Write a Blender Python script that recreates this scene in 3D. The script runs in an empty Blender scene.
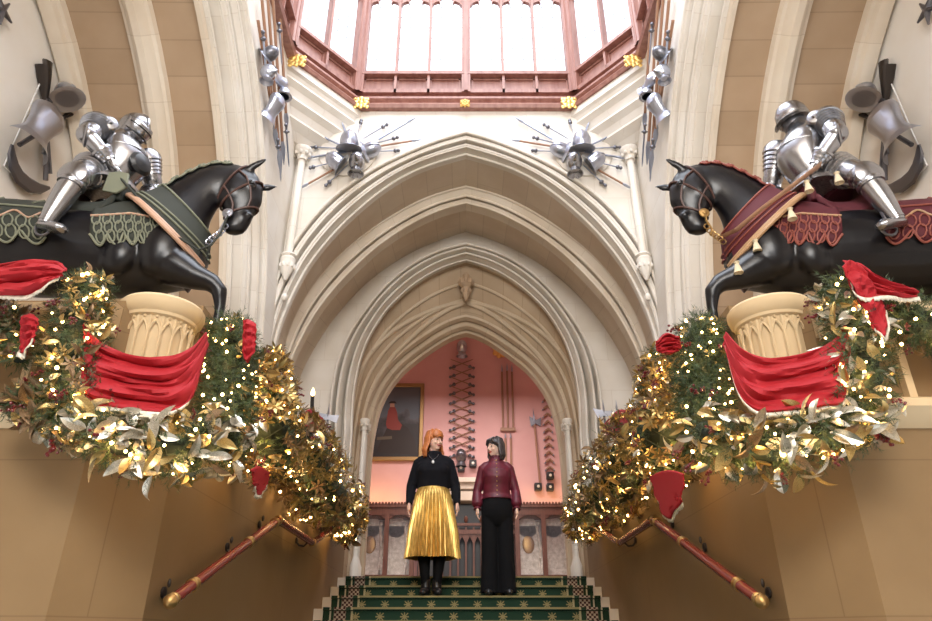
import bpy, bmesh, math, random
from mathutils import Vector, Matrix, Euler
from mathutils.geometry import tessellate_polygon
from mathutils import noise as mnoise
random.seed(7)
sc = bpy.context.scene
COL = sc.collection
PI = math.pi
R = math.radians
# ------------------------------------------------------------------ camera
PITCH, F, CX, CY = R(26.5), 670.0, 466.0, 310.5
sp_, cp_ = math.sin(PITCH), math.cos(PITCH)
def ray(px, py):
    a = (px-CX)/F; b = (CY-py)/F
    return Vector((a, cp_-b*sp_, sp_+b*cp_))
def PY(px, py, Y):
    d = ray(px, py); return d*(Y/d.y)
def PX(px, py, X):
    d = ray(px, py); return d*(X/d.x)
cam = bpy.data.cameras.new('camera'); camo = bpy.data.objects.new('camera', cam); COL.objects.link(camo)
cam.lens = 36*F/932; cam.sensor_width = 36; cam.clip_start = .05
camo.rotation_euler = (PI/2+PITCH, 0, 0); sc.camera = camo
sc.view_settings.view_transform = 'Standard'; sc.view_settings.look = 'None'
sc.view_settings.gamma = 1; sc.view_settings.use_curve_mapping = False
sc.view_settings.exposure = 0.0

# ------------------------------------------------------------------ materials
def mat(name, col, rough=.6, metal=0, **k):
    m = bpy.data.materials.new(name); m.use_nodes = True
    b = m.node_tree.nodes['Principled BSDF']
    b.inputs['Base Color'].default_value = (*col, 1); b.inputs['Roughness'].default_value = rough
    b.inputs['Metallic'].default_value = metal
    for kk, v in k.items(): b.inputs[kk.replace('_', ' ')].default_value = v
    return m
def nd(m, t, **k):
    n = m.node_tree.nodes.new(t)
    for a, v in k.items(): setattr(n, a, v)
    return n
def lk(m, a, b): m.node_tree.links.new(a, b)
def bsdf(m): return m.node_tree.nodes['Principled BSDF']
def ramp(m, fac, stops):
    r = nd(m, 'ShaderNodeValToRGB'); e = r.color_ramp.elements
    while len(e) < len(stops): e.new(.5)
    for q, (p, c) in zip(e, stops): q.position = p; q.color = (*c, 1)
    lk(m, fac, r.inputs[0]); return r.outputs[0]
def noisy(m, c0, c1, scale=5, detail=4, coord='Object', bump=0, stretch=None):
    tc = nd(m, 'ShaderNodeTexCoord'); n = nd(m, 'ShaderNodeTexNoise')
    n.inputs['Scale'].default_value = scale; n.inputs['Detail'].default_value = detail
    src = tc.outputs[coord]
    if stretch:
        mp = nd(m, 'ShaderNodeMapping'); mp.inputs['Scale'].default_value = stretch
        lk(m, src, mp.inputs[0]); src = mp.outputs[0]
    lk(m, src, n.inputs['Vector'])
    o = ramp(m, n.outputs[0], [(.3, c0), (.7, c1)]); lk(m, o, bsdf(m).inputs['Base Color'])
    if bump:
        bp = nd(m, 'ShaderNodeBump'); bp.inputs['Strength'].default_value = bump; bp.inputs['Distance'].default_value = .01
        lk(m, n.outputs[0], bp.inputs['Height']); lk(m, bp.outputs[0], bsdf(m).inputs['Normal'])
    return m
def stone(name, c1, c2, mort, bw=.7, rh=.3, ms=.006, soft=.3):
    m = mat(name, c1, .75)
    uv = nd(m, 'ShaderNodeTexCoord'); br = nd(m, 'ShaderNodeTexBrick')
    br.inputs['Color1'].default_value = (*c1, 1); br.inputs['Color2'].default_value = (*c2, 1)
    br.inputs['Mortar'].default_value = (*mort, 1); br.inputs['Scale'].default_value = 1
    br.inputs['Mortar Size'].default_value = ms; br.inputs['Mortar Smooth'].default_value = .3
    br.inputs['Brick Width'].default_value = bw; br.inputs['Row Height'].default_value = rh
    lk(m, uv.outputs['UV'], br.inputs['Vector'])
    n = nd(m, 'ShaderNodeTexNoise'); n.inputs['Scale'].default_value = 1.7; n.inputs['Detail'].default_value = 5
    lk(m, uv.outputs['Object'], n.inputs['Vector'])
    rr = ramp(m, n.outputs[0], [(.3, (.84, .80, .74)), (.7, (1.0, 1.0, 1.0))])
    mx = nd(m, 'ShaderNodeMix', data_type='RGBA', blend_type='MULTIPLY'); mx.inputs[0].default_value = 1
    lk(m, br.outputs[0], mx.inputs[6]); lk(m, rr, mx.inputs[7]); lk(m, mx.outputs[2], bsdf(m).inputs['Base Color'])
    return m
M = {}
M['stone'] = stone('limestone', (.80, .76, .70), (.77, .72, .65), (.70, .64, .57), .75, .42, .004)
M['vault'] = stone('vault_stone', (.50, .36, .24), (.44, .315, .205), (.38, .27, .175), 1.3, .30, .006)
M['vault_mid'] = stone('vault_stone_mid', (.70, .60, .48), (.65, .54, .43), (.57, .47, .37), .9, .34, .005)
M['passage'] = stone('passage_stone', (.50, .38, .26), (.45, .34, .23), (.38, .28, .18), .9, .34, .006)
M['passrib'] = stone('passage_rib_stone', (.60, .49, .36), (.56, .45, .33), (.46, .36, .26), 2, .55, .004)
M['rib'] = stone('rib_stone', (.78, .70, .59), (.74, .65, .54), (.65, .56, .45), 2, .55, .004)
M['stairstone'] = stone('stair_wall_stone', (.26, .165, .076), (.245, .155, .070), (.20, .12, .052), 2.6, .62, .003)  # golden brown, darkened further in the colour for the dim lower hall
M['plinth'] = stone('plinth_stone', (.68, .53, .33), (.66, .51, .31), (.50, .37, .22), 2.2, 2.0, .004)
M['plaster'] = noisy(mat('pale_plaster', (.7, .64, .56), .8), (.80, .74, .66), (.88, .86, .83), 1.3)
M['pink'] = noisy(mat('pink_wall', (.75, .45, .40), .8), (.64, .36, .34), (.69, .41, .39), 2)
M['wood'] = noisy(mat('red_brown_oak', (.25, .10, .07), .45), (.24, .10, .075), (.36, .18, .14), 6, stretch=(3, 3, .4))
M['wooddark'] = noisy(mat('dark_oak', (.09, .035, .02), .45), (.10, .035, .02), (.17, .065, .04), 8, stretch=(4, 4, .6))
M['floor'] = mat('floor_stone', (.42, .34, .25), .6)
M['gilt'] = mat('gilt', (.85, .58, .20), .35, .9)
M['brass'] = mat('brass', (.42, .26, .10), .4, .9)
M['lead'] = mat('window_lead', (.25, .26, .3), .6)
g = mat('pale_leaded_glass', (.9, .93, 1), .05)
_t = nd(g, 'ShaderNodeBsdfTransparent'); _t.inputs[0].default_value = (.97, .98, 1, 1)
_x = nd(g, 'ShaderNodeMixShader'); _x.inputs[0].default_value = .08
lk(g, _t.outputs[0], _x.inputs[1]); lk(g, bsdf(g).outputs[0], _x.inputs[2])
lk(g, _x.outputs[0], g.node_tree.nodes['Material Output'].inputs[0]); M['glass'] = g

# ------------------------------------------------------------------ mesh builder
def tag(o, label=None, cat=None, group=None, kind=None):
    if label: o['label'] = label
    if cat: o['category'] = cat
    if group: o['group'] = group
    if kind: o['kind'] = kind
    return o
class MB:
    def __init__(s): s.v = []; s.f = []; s.uv = []; s.fm = []; s.cm = 0
    def face(s, idx, uvs=None):
        s.f.append(tuple(idx)); s.uv.append(uvs or [(0, 0)]*len(idx)); s.fm.append(s.cm)
    def quad(s, a, b, c, d, uvs=None):
        n = len(s.v); s.v += [Vector(a), Vector(b), Vector(c), Vector(d)]
        if uvs is None:
            A, B, D = Vector(a), Vector(b), Vector(d); w = (B-A).length; h = (D-A).length
            uvs = [(0, 0), (w, 0), (w, h), (0, h)]
        s.face((n, n+1, n+2, n+3), uvs)
    def box(s, c, d, rot=None):
        c = Vector(c); n = len(s.v); m = rot or Matrix.Identity(3)
        h = Vector(d)/2
        for x in (-1, 1):
            for y in (-1, 1):
                for z in (-1, 1): s.v.append(c + m @ Vector((x*h.x, y*h.y, z*h.z)))
        for q, (ax, bx) in zip(((0, 1, 3, 2), (4, 6, 7, 5), (0, 4, 5, 1), (2, 3, 7, 6), (0, 2, 6, 4), (1, 5, 7, 3)), ((1, 2), (1, 2), (0, 2), (0, 2), (0, 1), (0, 1))):
            s.face([n+i for i in q], [(s.v[n+i][ax], s.v[n+i][bx]) for i in q])
    def ring(s, pts):
        n = len(s.v); s.v += [Vector(p) for p in pts]; return list(range(n, n+len(pts)))
    def loft(s, rings, closed=True, cap0=True, cap1=True, uvs=True):
        ids = [s.ring(r) for r in rings]; n = len(rings[0]); k = n if closed else n-1
        V = [0.0]
        for a, b in zip(rings, rings[1:]):
            V.append(V[-1]+max((Vector(b[0])-Vector(a[0])).length, (Vector(b[n//2])-Vector(a[n//2])).length))
        U = [0.0]; mid = rings[len(rings)//2]
        for i in range(n): U.append(U[-1]+(Vector(mid[(i+1) % n])-Vector(mid[i])).length)
        for j in range(len(rings)-1):
            for i in range(k):
                i2 = (i+1) % n
                s.face((ids[j][i], ids[j][i2], ids[j+1][i2], ids[j+1][i]), [(V[j], U[i]), (V[j], U[i+1]), (V[j+1], U[i+1]), (V[j+1], U[i])])
        if closed and cap0: s.face(ids[0][::-1])
        if closed and cap1: s.face(ids[-1])
    def tube(s, pts, rad, n=8, cap=True, flat=1.0, up=None):
        pts = [Vector(p) for p in pts]
        if not hasattr(rad, '__len__'): rad = [rad]*len(pts)
        t0 = (pts[1]-pts[0]).normalized()
        u = Vector(up) if up else (Vector((0, 0, 1)) if abs(t0.z) < .9 else Vector((1, 0, 0)))
        rings = []
        for i, p in enumerate(pts):
            t = (pts[min(i+1, len(pts)-1)]-pts[max(i-1, 0)]).normalized()
            a = u - t*u.dot(t)
            if a.length < 1e-5: a = t.orthogonal()
            a.normalize(); b = t.cross(a); u = a
            rings.append([p + (a*math.cos(q*2*PI/n)*flat + b*math.sin(q*2*PI/n))*rad[i] for q in range(n)])
        s.loft(rings, cap0=cap, cap1=cap)
    def lathe(s, prof, c=(0, 0, 0), rot=None, n=24, ax=None, sx=1, sy=1):
        c = Vector(c); m = rot or Matrix.Identity(3)
        if ax is not None: m = Vector((0, 0, 1)).rotation_difference(Vector(ax)).to_matrix()
        rings = [[c + m @ Vector((max(r, 1e-4)*math.cos(q*2*PI/n)*sx, max(r, 1e-4)*math.sin(q*2*PI/n)*sy, z)) for q in range(n)] for r, z in prof]
        s.loft(rings)
    def ell(s, c, r, rot=None, n=16, m_=10):
        if not hasattr(r, '__len__'): r = (r, r, r)
        m = rot or Matrix.Identity(3); c = Vector(c)
        rings = []
        for j in range(m_+1):
            t = -PI/2 + PI*j/m_; t = max(min(t, PI/2-.02), -PI/2+.02)
            rings.append([c + m @ Vector((r[0]*math.cos(t)*math.cos(q*2*PI/n), r[1]*math.cos(t)*math.sin(q*2*PI/n), r[2]*math.sin(t))) for q in range(n)])
        s.loft(rings)
    def poly(s, pts, uvf=None):
        pts = [Vector(p) for p in pts]; n = len(s.v); s.v += pts
        for t in tessellate_polygon([pts]): s.face([n+i for i in t], [uvf(pts[i]) for i in t] if uvf else None)
    def prism(s, pts, d):
        "polygon extruded along vector d"
        pts = [Vector(p) for p in pts]; d = Vector(d); n = len(s.v); k = len(pts)
        s.v += pts + [p+d for p in pts]
        for t in tessellate_polygon([pts]):
            s.face([n+i for i in t]); s.face([n+k+i for i in t[::-1]])
        for i in range(k): j = (i+1) % k; s.face((n+i, n+j, n+k+j, n+k+i))
    def build(s, name, m, parent=None, smooth=28, loc=None, bev=0):
        me = bpy.data.meshes.new(name)
        o0 = Vector(loc) if loc is not None else Vector((0, 0, 0))
        me.from_pydata([tuple(v-o0) for v in s.v], [], s.f)
        ul = me.uv_layers.new(name='UVMap'); k = 0
        for uvs in s.uv:
            for q in uvs: ul.data[k].uv = q; k += 1
        for mm in (m if isinstance(m, (list, tuple)) else [m]): me.materials.append(mm)
        if isinstance(m, (list, tuple)):
            me.polygons.foreach_set('material_index', s.fm)
        bm = bmesh.new(); bm.from_mesh(me)
        bmesh.ops.recalc_face_normals(bm, faces=bm.faces); bm.to_mesh(me); bm.free()
        if smooth:
            me.polygons.foreach_set('use_smooth', [True]*len(me.polygons))
            try: me.set_sharp_from_angle(angle=R(smooth if smooth > 1 else 40))
            except Exception: pass
        o = bpy.data.objects.new(name, me); COL.objects.link(o)
        if loc is not None: o.location = loc
        if parent:
            o.parent = parent
            if not parent.get('_abs0'): pass
            o.matrix_parent_inverse = Matrix.Translation(parent.location).inverted() if parent.type == 'EMPTY' and loc is None else Matrix.Identity(4)
            if parent.type == 'MESH' and parent.parent is not None: o.matrix_parent_inverse = Matrix.Identity(4)
        if bev:
            b = o.modifiers.new('b', 'BEVEL'); b.width = bev; b.segments = 2; b.limit_method = 'ANGLE'
        return o
def empty(name, loc, label=None, cat=None, group=None):
    o = bpy.data.objects.new(name, None); COL.objects.link(o); o.location = loc; o.empty_display_size = .1
    return tag(o, label, cat, group)
def thing(mb, name, m, label, cat, group=None, **k):
    return tag(mb.build(name, m, **k), label, cat, group)
def struct(mb, name, m, **k): return tag(mb.build(name, m, **k), kind='structure')
def bake(o):
    dg = bpy.context.evaluated_depsgraph_get(); dg.update()
    me = bpy.data.meshes.new_from_object(o.evaluated_get(dg)); o.modifiers.clear(); o.data = me
    me.polygons.foreach_set('use_smooth', [True]*len(me.polygons)); return o
def remesh(o, vox, it=4, f=.5):
    r = o.modifiers.new('r', 'REMESH'); r.mode = 'VOXEL'; r.voxel_size = vox
    s = o.modifiers.new('s', 'SMOOTH'); s.iterations = it; s.factor = f
    return bake(o)

# ------------------------------------------------------------------ arch tools
def resample(pts, n):
    L = [0]
    for a, b in zip(pts, pts[1:]): L.append(L[-1]+(b-a).length)
    out = []
    for i in range(n):
        d = L[-1]*i/(n-1); j = 0
        while j < len(L)-2 and L[j+1] < d: j += 1
        t = (d-L[j])/max(1e-9, L[j+1]-L[j]); out.append(pts[j].lerp(pts[j+1], t))
    return out
def smoothc(pts, it=3):
    for _ in range(it):
        q = [pts[0]]
        for a, b, c in zip(pts, pts[1:], pts[2:]): q.append(a*.25+b*.5+c*.25)
        pts = q+[pts[-1]]
    return pts
NA = 40
def archcurve(px, Y, base, n=NA):
    "left half traced in the picture, laid on the plane y=Y: list from base to apex, then mirrored"
    h = [PY(x, y, Y) for x, y in px]; h.reverse()          # spring -> apex
    h = [Vector((p.x, 0, p.z)) for p in h]
    h[-1].x = 0
    b = Vector((h[0].x, 0, base)); h = smoothc(resample([h[0].lerp(b, .0)]+h[1:], n), 4)
    h = [b]+h
    full = h+[Vector((-p.x, 0, p.z)) for p in h[-2::-1]]
    return [Vector((p.x, Y, p.z)) for p in full]
def lerpcurves(a, b, t, y=None):
    o = [p.lerp(q, t) for p, q in zip(a, b)]
    if y is not None: o = [Vector((p.x, y, p.z)) for p in o]
    return o
def sweep(mb, curves): # curves: list of equal length polylines
    n = len(curves[0]); ids = [mb.ring(c) for c in curves]
    L = [0.0]
    mid = curves[len(curves)//2]
    for i in range(n-1): L.append(L[-1]+(mid[i+1]-mid[i]).length)
    W = [0.0]
    for a, b in zip(curves, curves[1:]): W.append(W[-1]+max((b[0]-a[0]).length, (b[n//2]-a[n//2]).length))
    for j in range(len(curves)-1):
        for i in range(n-1):
            mb.face((ids[j][i], ids[j][i+1], ids[j+1][i+1], ids[j+1][i]), [(W[j], L[i]), (W[j], L[i+1]), (W[j+1], L[i+1]), (W[j+1], L[i])])
def mouldprof(k, amp, base0, base1):
    "k rolls and hollows between depth base0 and base1: list of (t, depth)"
    out = []
    seq = [(0, 0), (.10, -.6), (.22, -.6), (.30, 0), (.36, .9), (.46, 1.0), (.52, .2), (.62, -.3), (.74, -.1), (.80, .8), (.88, .9), (.92, .1), (1, 0)]
    for j in range(k):
        for t, d in seq[(1 if j else 0):]:
            T = (j+t)/k; out.append((T, base0+(base1-base0)*T+amp*d))
    return out
# ------------------------------------------------------------------ far wall and nested arches
ZT = 5.93; XW = 2.02; YF = 6.35; YE = 8.2; YA = 9.2; ZF = .655
A3o = [(464.5,135.3),(450,139),(436.2,143.3),(404.3,156.6),(377.7,169),(360,179.6),(334.4,197.3),(316.7,215),(298,239),(287,256),(276,285),(269,308),(264,326),(260,350),(258,380),(257,410)]
A3i = [(464.5,159.2),(452,162.8),(425.5,170.7),(402.5,181.4),(381.3,195.5),(360,213.3),(348.6,223.9),(332.6,240),(309.6,269),(295.4,295.5),(284.8,318.6),(279,336.3),(274,358),(271,385),(270,410)]
A2o = [(465,189.3),(439.7,195.5),(416.7,204.4),(391.9,218.6),(368,234),(345,252),(325,272),(307,296),(295,318),(287,340),(281,365),(277.5,390),(276,415)]
A2i = [(464.5,205.3),(439.7,211.5),(413,224.8),(395,235.6),(377.7,248),(362,262),(345,278.8),(325.5,300.9),(313,318.6),(302.5,338),(290,363.7),(285,388),(283,415)]
AE  = [(465,231.8),(439.7,239.7),(413,251.3),(386.6,267.2),(365,284),(348.6,300.9),(330.9,322),(320,339),(304.3,365.4),(297,385),(293.5,400),(292,418)]
A1o = [(464.5,246),(439.7,252),(416.7,262.8),(395.4,277.8),(377.7,295.5),(360,319),(345,342.4),(336.2,365.4),(331.7,390),(329,415),(328,436)]
A1i = [(464.5,262.8),(448.6,267.3),(430.9,275.3),(409.6,289.5),(386.6,311.7),(371,336),(364,352),(359.2,369),(354.8,392),(353,418.6),(353,436)]
AAi = [(464.5,332.7),(456.3,334.5),(438.6,344.2),(420.9,356.6),(403.1,370.7),(389,388.5),(380,406.2),(376.6,420),(373,438),(370.5,460),(368.5,490)]
zb = -.3
c3o = archcurve(A3o, YF, zb); c3i = archcurve(A3i, YF+.22, zb)
c2o = archcurve(A2o, 7.2, zb); c2i = archcurve(A2i, 7.3, zb)
cE = archcurve(AE, YE, zb)
c1o = archcurve(A1o, YE, zb); c1i = archcurve(A1i, YE+.28, zb)
cAi = archcurve(AAi, YA, zb)
# far wall with its large opening
mb = MB()
outl = [Vector((-XW, YF, zb)), Vector((-XW, YF, ZT+.1)), Vector((XW, YF, ZT+.1)), Vector((XW, YF, zb))]+c3o[::-1]
mb.poly(outl, lambda p: (p.x, p.z))
sweep(mb, [lerpcurves(c3o, c3i, t, y) for t, y in [(0, YF), (0, YF-.05), (.07, YF-.07), (.14, YF-.05), (.15, YF+.24), (.22, YF+.27), (.25, YF+.05), (.30, YF-.01), (.36, YF-.03), (.47, YF-.01), (.50, YF+.04), (.51, YF+.28), (.59, YF+.32), (.62, YF+.09), (.68, YF+.03), (.78, YF+.03), (.84, YF+.08), (.85, YF+.22), (.90, YF+.24), (.91, YF+.14), (.97, YF+.14), (1, YF+.22)]])
for t_, y_, r_ in ((.075, YF-.07, .02), (.31, YF-.03, .02), (.44, YF-.03, .016), (.70, YF+.02, .018), (.80, YF+.03, .014), (.95, YF+.14, .016)): mb.tube(lerpcurves(c3o, c3i, t_, y_), r_, 8)
struct(mb, 'wall_far', M['stone'])
# first soffit, middle rib, second soffit
mb = MB(); c3b = lerpcurves(c3i, c3i, 0, YF+.22)
sweep(mb, [c3b, lerpcurves(c3b, c2o, .33), lerpcurves(c3b, c2o, .66), c2o]); struct(mb, 'wall_arch_soffit', M['vault_mid'])
mb = MB()
def off(c, d, y):
    "shift a full curve inwards by d"
    o = []
    n = len(c)
    for i, p in enumerate(c):
        t = (c[min(i+1, n-1)]-c[max(i-1, 0)]).normalized(); nn = Vector((t.z, 0, -t.x))
        if i == n//2: nn = Vector((0, 0, -1))
        q = p+nn*d; o.append(Vector((q.x, y, q.z)))
    return o
sweep(mb, [lerpcurves(c2o, c2i, t, y) for t, y in [(0, 7.1), (.0, 7.12), (.3, 7.16), (.55, 7.2), (.62, 7.3), (.72, 7.32), (.8, 7.2), (1, 7.24), (1, 7.42)]])
for t_, y_, r_ in ((.04, 7.13, .02), (.56, 7.2, .018), (.95, 7.25, .02)): mb.tube(lerpcurves(c2o, c2i, t_, y_), r_, 8)
struct(mb, 'trim_middle_arch', M['rib'])
mb = MB(); a = lerpcurves(c2i, c2i, 0, 7.42); sweep(mb, [a, lerpcurves(a, cE, .5), cE]); struct(mb, 'wall_inner_soffit', M['vault_mid'])
# end wall with doorway arch
mb = MB(); mb.poly(cE+c1o[::-1], lambda p: (p.x, p.z))
sweep(mb, [lerpcurves(c1o, c1i, t, y) for t, y in [(0, YE), (0, YE-.06), (.08, YE-.08), (.15, YE-.05), (.16, YE+.12), (.24, YE+.18), (.27, YE+.03), (.34, YE-.02), (.44, YE-.03), (.51, YE+.02), (.52, YE+.20), (.62, YE+.24), (.65, YE+.09), (.74, YE+.05), (.84, YE+.08), (.92, YE+.16), (1, YE+.28)]])
for t_, y_, r_ in ((.08, YE-.08, .018), (.37, YE-.03, .018), (.76, YE+.05, .016), (.96, YE+.2, .014)): mb.tube(lerpcurves(c1o, c1i, t_, y_), r_, 8)
struct(mb, 'wall_doorway', M['stone'])
# passage vault between the doorway arch and the back arch
mb = MB()
cBo = off(c1i, -.10, YE+.34); cAo = off(cAi, -.16, YA-.30)
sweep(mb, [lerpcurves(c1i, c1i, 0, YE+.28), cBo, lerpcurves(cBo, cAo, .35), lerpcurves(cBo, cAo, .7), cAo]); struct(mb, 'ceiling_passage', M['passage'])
mb = MB()
cAm = off(cAi, -.09, YA-.2)
sweep(mb, [cAo, off(cAi, -.12, YA-.30), off(cAi, -.10, YA-.22), off(cAi, -.12, YA-.18), off(cAi, -.05, YA-.14), off(cAi, -.03, YA-.06), off(cAi, -.05, YA-.03), cAi, lerpcurves(cAi, cAi, 0, YA+.16)])
# ribs curving across the passage vault
for t0, t1 in ((.12, .5),):
    pass
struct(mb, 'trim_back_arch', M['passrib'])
mb = MB()
for s in (-1, 1):
    for (i0, y0, y1) in ((6, YE+.38, YE+.62), (6, YE+.80, YE+.62), (4, YE+.36, YE+.36)):
        pts = []
        for k in range(15):
            t = k/14; i = i0+(NA-i0)*t
            yy = y0+(y1-y0)*t**.8; w = (yy-YE-.34)/(YA-.3-YE-.34); w = max(0, min(1, w))
            ii = int(i); fr = i-ii
            a = cBo[ii].lerp(cBo[min(ii+1, len(cBo)-1)], fr); b = cAo[ii].lerp(cAo[min(ii+1, len(cAo)-1)], fr)
            p = a.lerp(b, w); pts.append(Vector((abs(p.x)*s, yy, p.z-.01)))
        mb.tube(pts, .035, 8)
for t_ in (.0, .42, .72): mb.tube([p+Vector((0, 0, -.015)) for p in lerpcurves(cBo, cAo, t_)][1:-1], .026, 8)
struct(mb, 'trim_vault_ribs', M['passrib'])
# hall shafts and piers
def capital(mb, x, y, z, r, h=.13):
    mb.lathe([(r, -h), (r*1.2, -h*.95), (r*1.05, -h*.85), (r*1.1, -h*.5), (r*1.7, -h*.1), (r*1.8, 0), (r*2.0, .02), (r*2.0, .05), (r*1.5, .06)], (x, y, z), n=12)
    for q in range(8):
        a = q*PI/4; mb.ell((x+r*1.55*math.cos(a), y+r*1.55*math.sin(a), z-h*.25), (r*.38, r*.38, r*.5), n=6, m_=4)
for s in (-1, 1):
    # corner shaft on its corbel
    mb = MB(); x = s*(XW-.09); y = YF-.09
    mb.tube([(x, y, 3.78), (x, y, 5.2)], .042, 12)
    capital(mb, x, y, 5.2, .055, .12)
    mb.lathe([(.075, 0), (.088, -.02), (.068, -.04), (.088, -.065), (.08, -.10), (.085, -.15), (.065, -.21), (.04, -.26), (.015, -.32)], (x, y, 3.80), n=14)
    for q in range(10):
        a = q*PI/5; mb.ell((x+.072*math.cos(a), y+.072*math.sin(a), 3.65), (.022, .022, .032), n=6, m_=4)
    mb.ell((x, y+.04, 3.3), (.035, .035, .045), n=8, m_=6)
    thing(mb, 'corner_shaft', M['stone'], 'slender pale stone corner shaft with leafy capital, %s of the great arch' % ('left' if s < 0 else 'right'), 'shaft', 'slender corner shafts beside the great arch')
    # jamb shafts of the doorway
    for (xx, yy, r) in ((1.34, YE+.40, .030), (1.36, YE+.62, .035)):
        mb = MB(); mb.tube([(s*xx, yy, ZF), (s*xx, yy, 2.55)], r, 10); capital(mb, s*xx, yy, 2.62, r*1.1, .10)
        mb.lathe([(r*2, 0), (r*2, .2), (r*1.5, .24), (r, .3)], (s*xx, yy, ZF), n=10)
        struct(mb, 'trim_jamb_shaft', M['stone'])
# boss hanging from the passage vault
mb = MB(); bp = PY(465, 279, YE+.36)
mb.lathe([(.02, .1), (.05, .06), (.04, 0), (.09, -.03), (.10, -.10), (.06, -.15), (.07, -.2), (.04, -.3), (.01, -.36)], (0, bp.y, bp.z), n=12)
for q in range(8):
    a = q*PI/4
    mb.ell((.09*math.cos(a), bp.y+.09*math.sin(a), bp.z-.06), (.03, .03, .05), n=6, m_=5)
    mb.ell((.06*math.cos(a+.4), bp.y+.06*math.sin(a+.4), bp.z-.2), (.025, .025, .04), n=6, m_=5)
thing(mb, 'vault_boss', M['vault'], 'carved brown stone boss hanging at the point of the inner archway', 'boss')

# ------------------------------------------------------------------ side bays
CY0, CZ0 = 2.35, 2.0
def circ(Rr, X, n=36, full=True, zbase=-2.0):
    pts = [Vector((X, CY0+Rr, zbase))]
    for i in range(n+1):
        a = PI*i/n
        pts.append(Vector((X, CY0+Rr*math.cos(a), CZ0+Rr*math.sin(a))))
    pts.append(Vector((X, CY0-Rr, zbase)))
    return pts
XE = 3.65
for s, side in ((-1, 'left'), (1, 'right')):
    mb = MB()
    o = circ(3.65, s*XW)
    mb.poly([Vector((s*XW, YF, -2)), Vector((s*XW, YF, ZT+.1)), Vector((s*XW, -3.6, ZT+.1)), Vector((s*XW, -3.6, -2))]+o[::-1], lambda p: (p.y, p.z))
    prof = [(3.65, 0), (3.64, -.04), (3.60, -.05), (3.575, -.03), (3.57, .09), (3.54, .12), (3.525, .02), (3.50, -.01), (3.47, -.01), (3.44, .03), (3.435, .14), (3.40, .17), (3.385, .06), (3.36, .04), (3.33, .05), (3.30, .09), (3.295, .20), (3.26, .21), (3.25, .17), (3.235, .18), (3.23, .22)]
    sweep(mb, [circ(r, s*(XW+d)) for r, d in prof])
    for r_, d_ in ((3.61, -.05), (3.485, -.01), (3.37, .04), (3.315, .08), (3.25, .17)): mb.tube(circ(r_, s*(XW+d_))[:24], .014, 6)
    struct(mb, 'wall_%s' % side, M['stone'])
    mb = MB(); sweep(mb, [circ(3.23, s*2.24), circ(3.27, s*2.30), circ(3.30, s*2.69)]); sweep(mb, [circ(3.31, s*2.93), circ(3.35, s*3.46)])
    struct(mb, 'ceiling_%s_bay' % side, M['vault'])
    mb = MB()
    sweep(mb, [circ(r, s*x) for r, x in [(3.31, 2.67), (3.25, 2.69), (3.24, 2.72), (3.20, 2.74), (3.17, 2.78), (3.17, 2.84), (3.20, 2.88), (3.24, 2.90), (3.25, 2.93), (3.33, 2.95)]])
    sweep(mb, [circ(r, s*x) for r, x in [(3.36, 3.43), (3.29, 3.45), (3.28, 3.48), (3.24, 3.50), (3.22, 3.54), (3.22, 3.60), (3.3, 3.66)]])
    sweep(mb, [circ(r, s*x) for r, x in [(3.23, 2.22), (3.20, 2.24), (3.20, 2.28), (3.29, 2.30)]])
    struct(mb, 'trim_%s_vault_ribs' % side, M['rib'])
    mb = MB(); mb.quad((s*XE, -3.6, -2), (s*XE, 6.6, -2), (s*XE, 6.6, 6.2), (s*XE, -3.6, 6.2))
    struct(mb, 'wall_%s_bay_end' % side, M['plaster'])
# hall end behind, hall ceiling around the lantern
mb = MB()
mb.quad((-3.7, -3.6, -3), (3.7, -3.6, -3), (3.7, -3.6, 2.2), (-3.7, -3.6, 2.2)); struct(mb, 'wall_near', M['stone'])  # unseen low wall, its height set to shade the lower stair walls
# ------------------------------------------------------------------ lantern
ring = [(-1.34, 6.3), (-1.95, 5.57), (-1.95, .9), (-1.34, .2), (1.34, .2), (1.95, .9), (1.95, 5.57), (1.34, 6.3)]
def inset(pts, d):
    out = []; n = len(pts)
    for i in range(n):
        a, b, c = Vector(pts[i-1]), Vector(pts[i]), Vector(pts[(i+1) % n])
        t1 = (b-a).normalized(); t2 = (c-b).normalized()
        n1 = Vector((-t1.y, t1.x)); n2 = Vector((-t2.y, t2.x)); m = (n1+n2).normalized()
        out.append(b+m*(d/max(.3, m.dot(n1))))
    return out
if True:
    mb = MB()
    prof = [(-.10, 5.93), (.02, 5.93), (.04, 5.97), (.02, 6.00), (-.04, 6.03), (-.07, 6.10), (-.03, 6.13), (-.03, 6.16), (-.12, 6.17), (-.14, 6.24), (-.14, 6.30)]
    rings = [[(p.x, p.y, z) for p in inset(ring, d)] for d, z in prof]
    mb.loft(rings, cap0=False, cap1=False); struct(mb, 'trim_lantern_cornice', M['wood'], smooth=False)
# flat ceiling between ring and walls
mb = MB(); o2 = [(-3.6, 6.36), (-3.6, -3.7), (3.6, -3.7), (3.6, 6.36)]
ro = inset(ring, -.05)
mb.poly([Vector((x, y, ZT+.02)) for x, y in [(0, 6.36), (-3.6, 6.36), (-3.6, -3.7), (0, -3.7)]]+[Vector((p.x if abs(p.x) > .01 else 0, p.y, ZT+.02)) for p in [Vector((0, .15)), ro[3], ro[2], ro[1], ro[0], Vector((0, 6.35))]])
mb.poly([Vector((x, y, ZT+.02)) for x, y in [(0, 6.36), (3.6, 6.36), (3.6, -3.7), (0, -3.7)]]+[Vector((p.x, p.y, ZT+.02)) for p in [Vector((0, .15)), ro[4], ro[5], ro[6], ro[7], Vector((0, 6.35))]])
struct(mb, 'ceiling', M['stone'])
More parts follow.
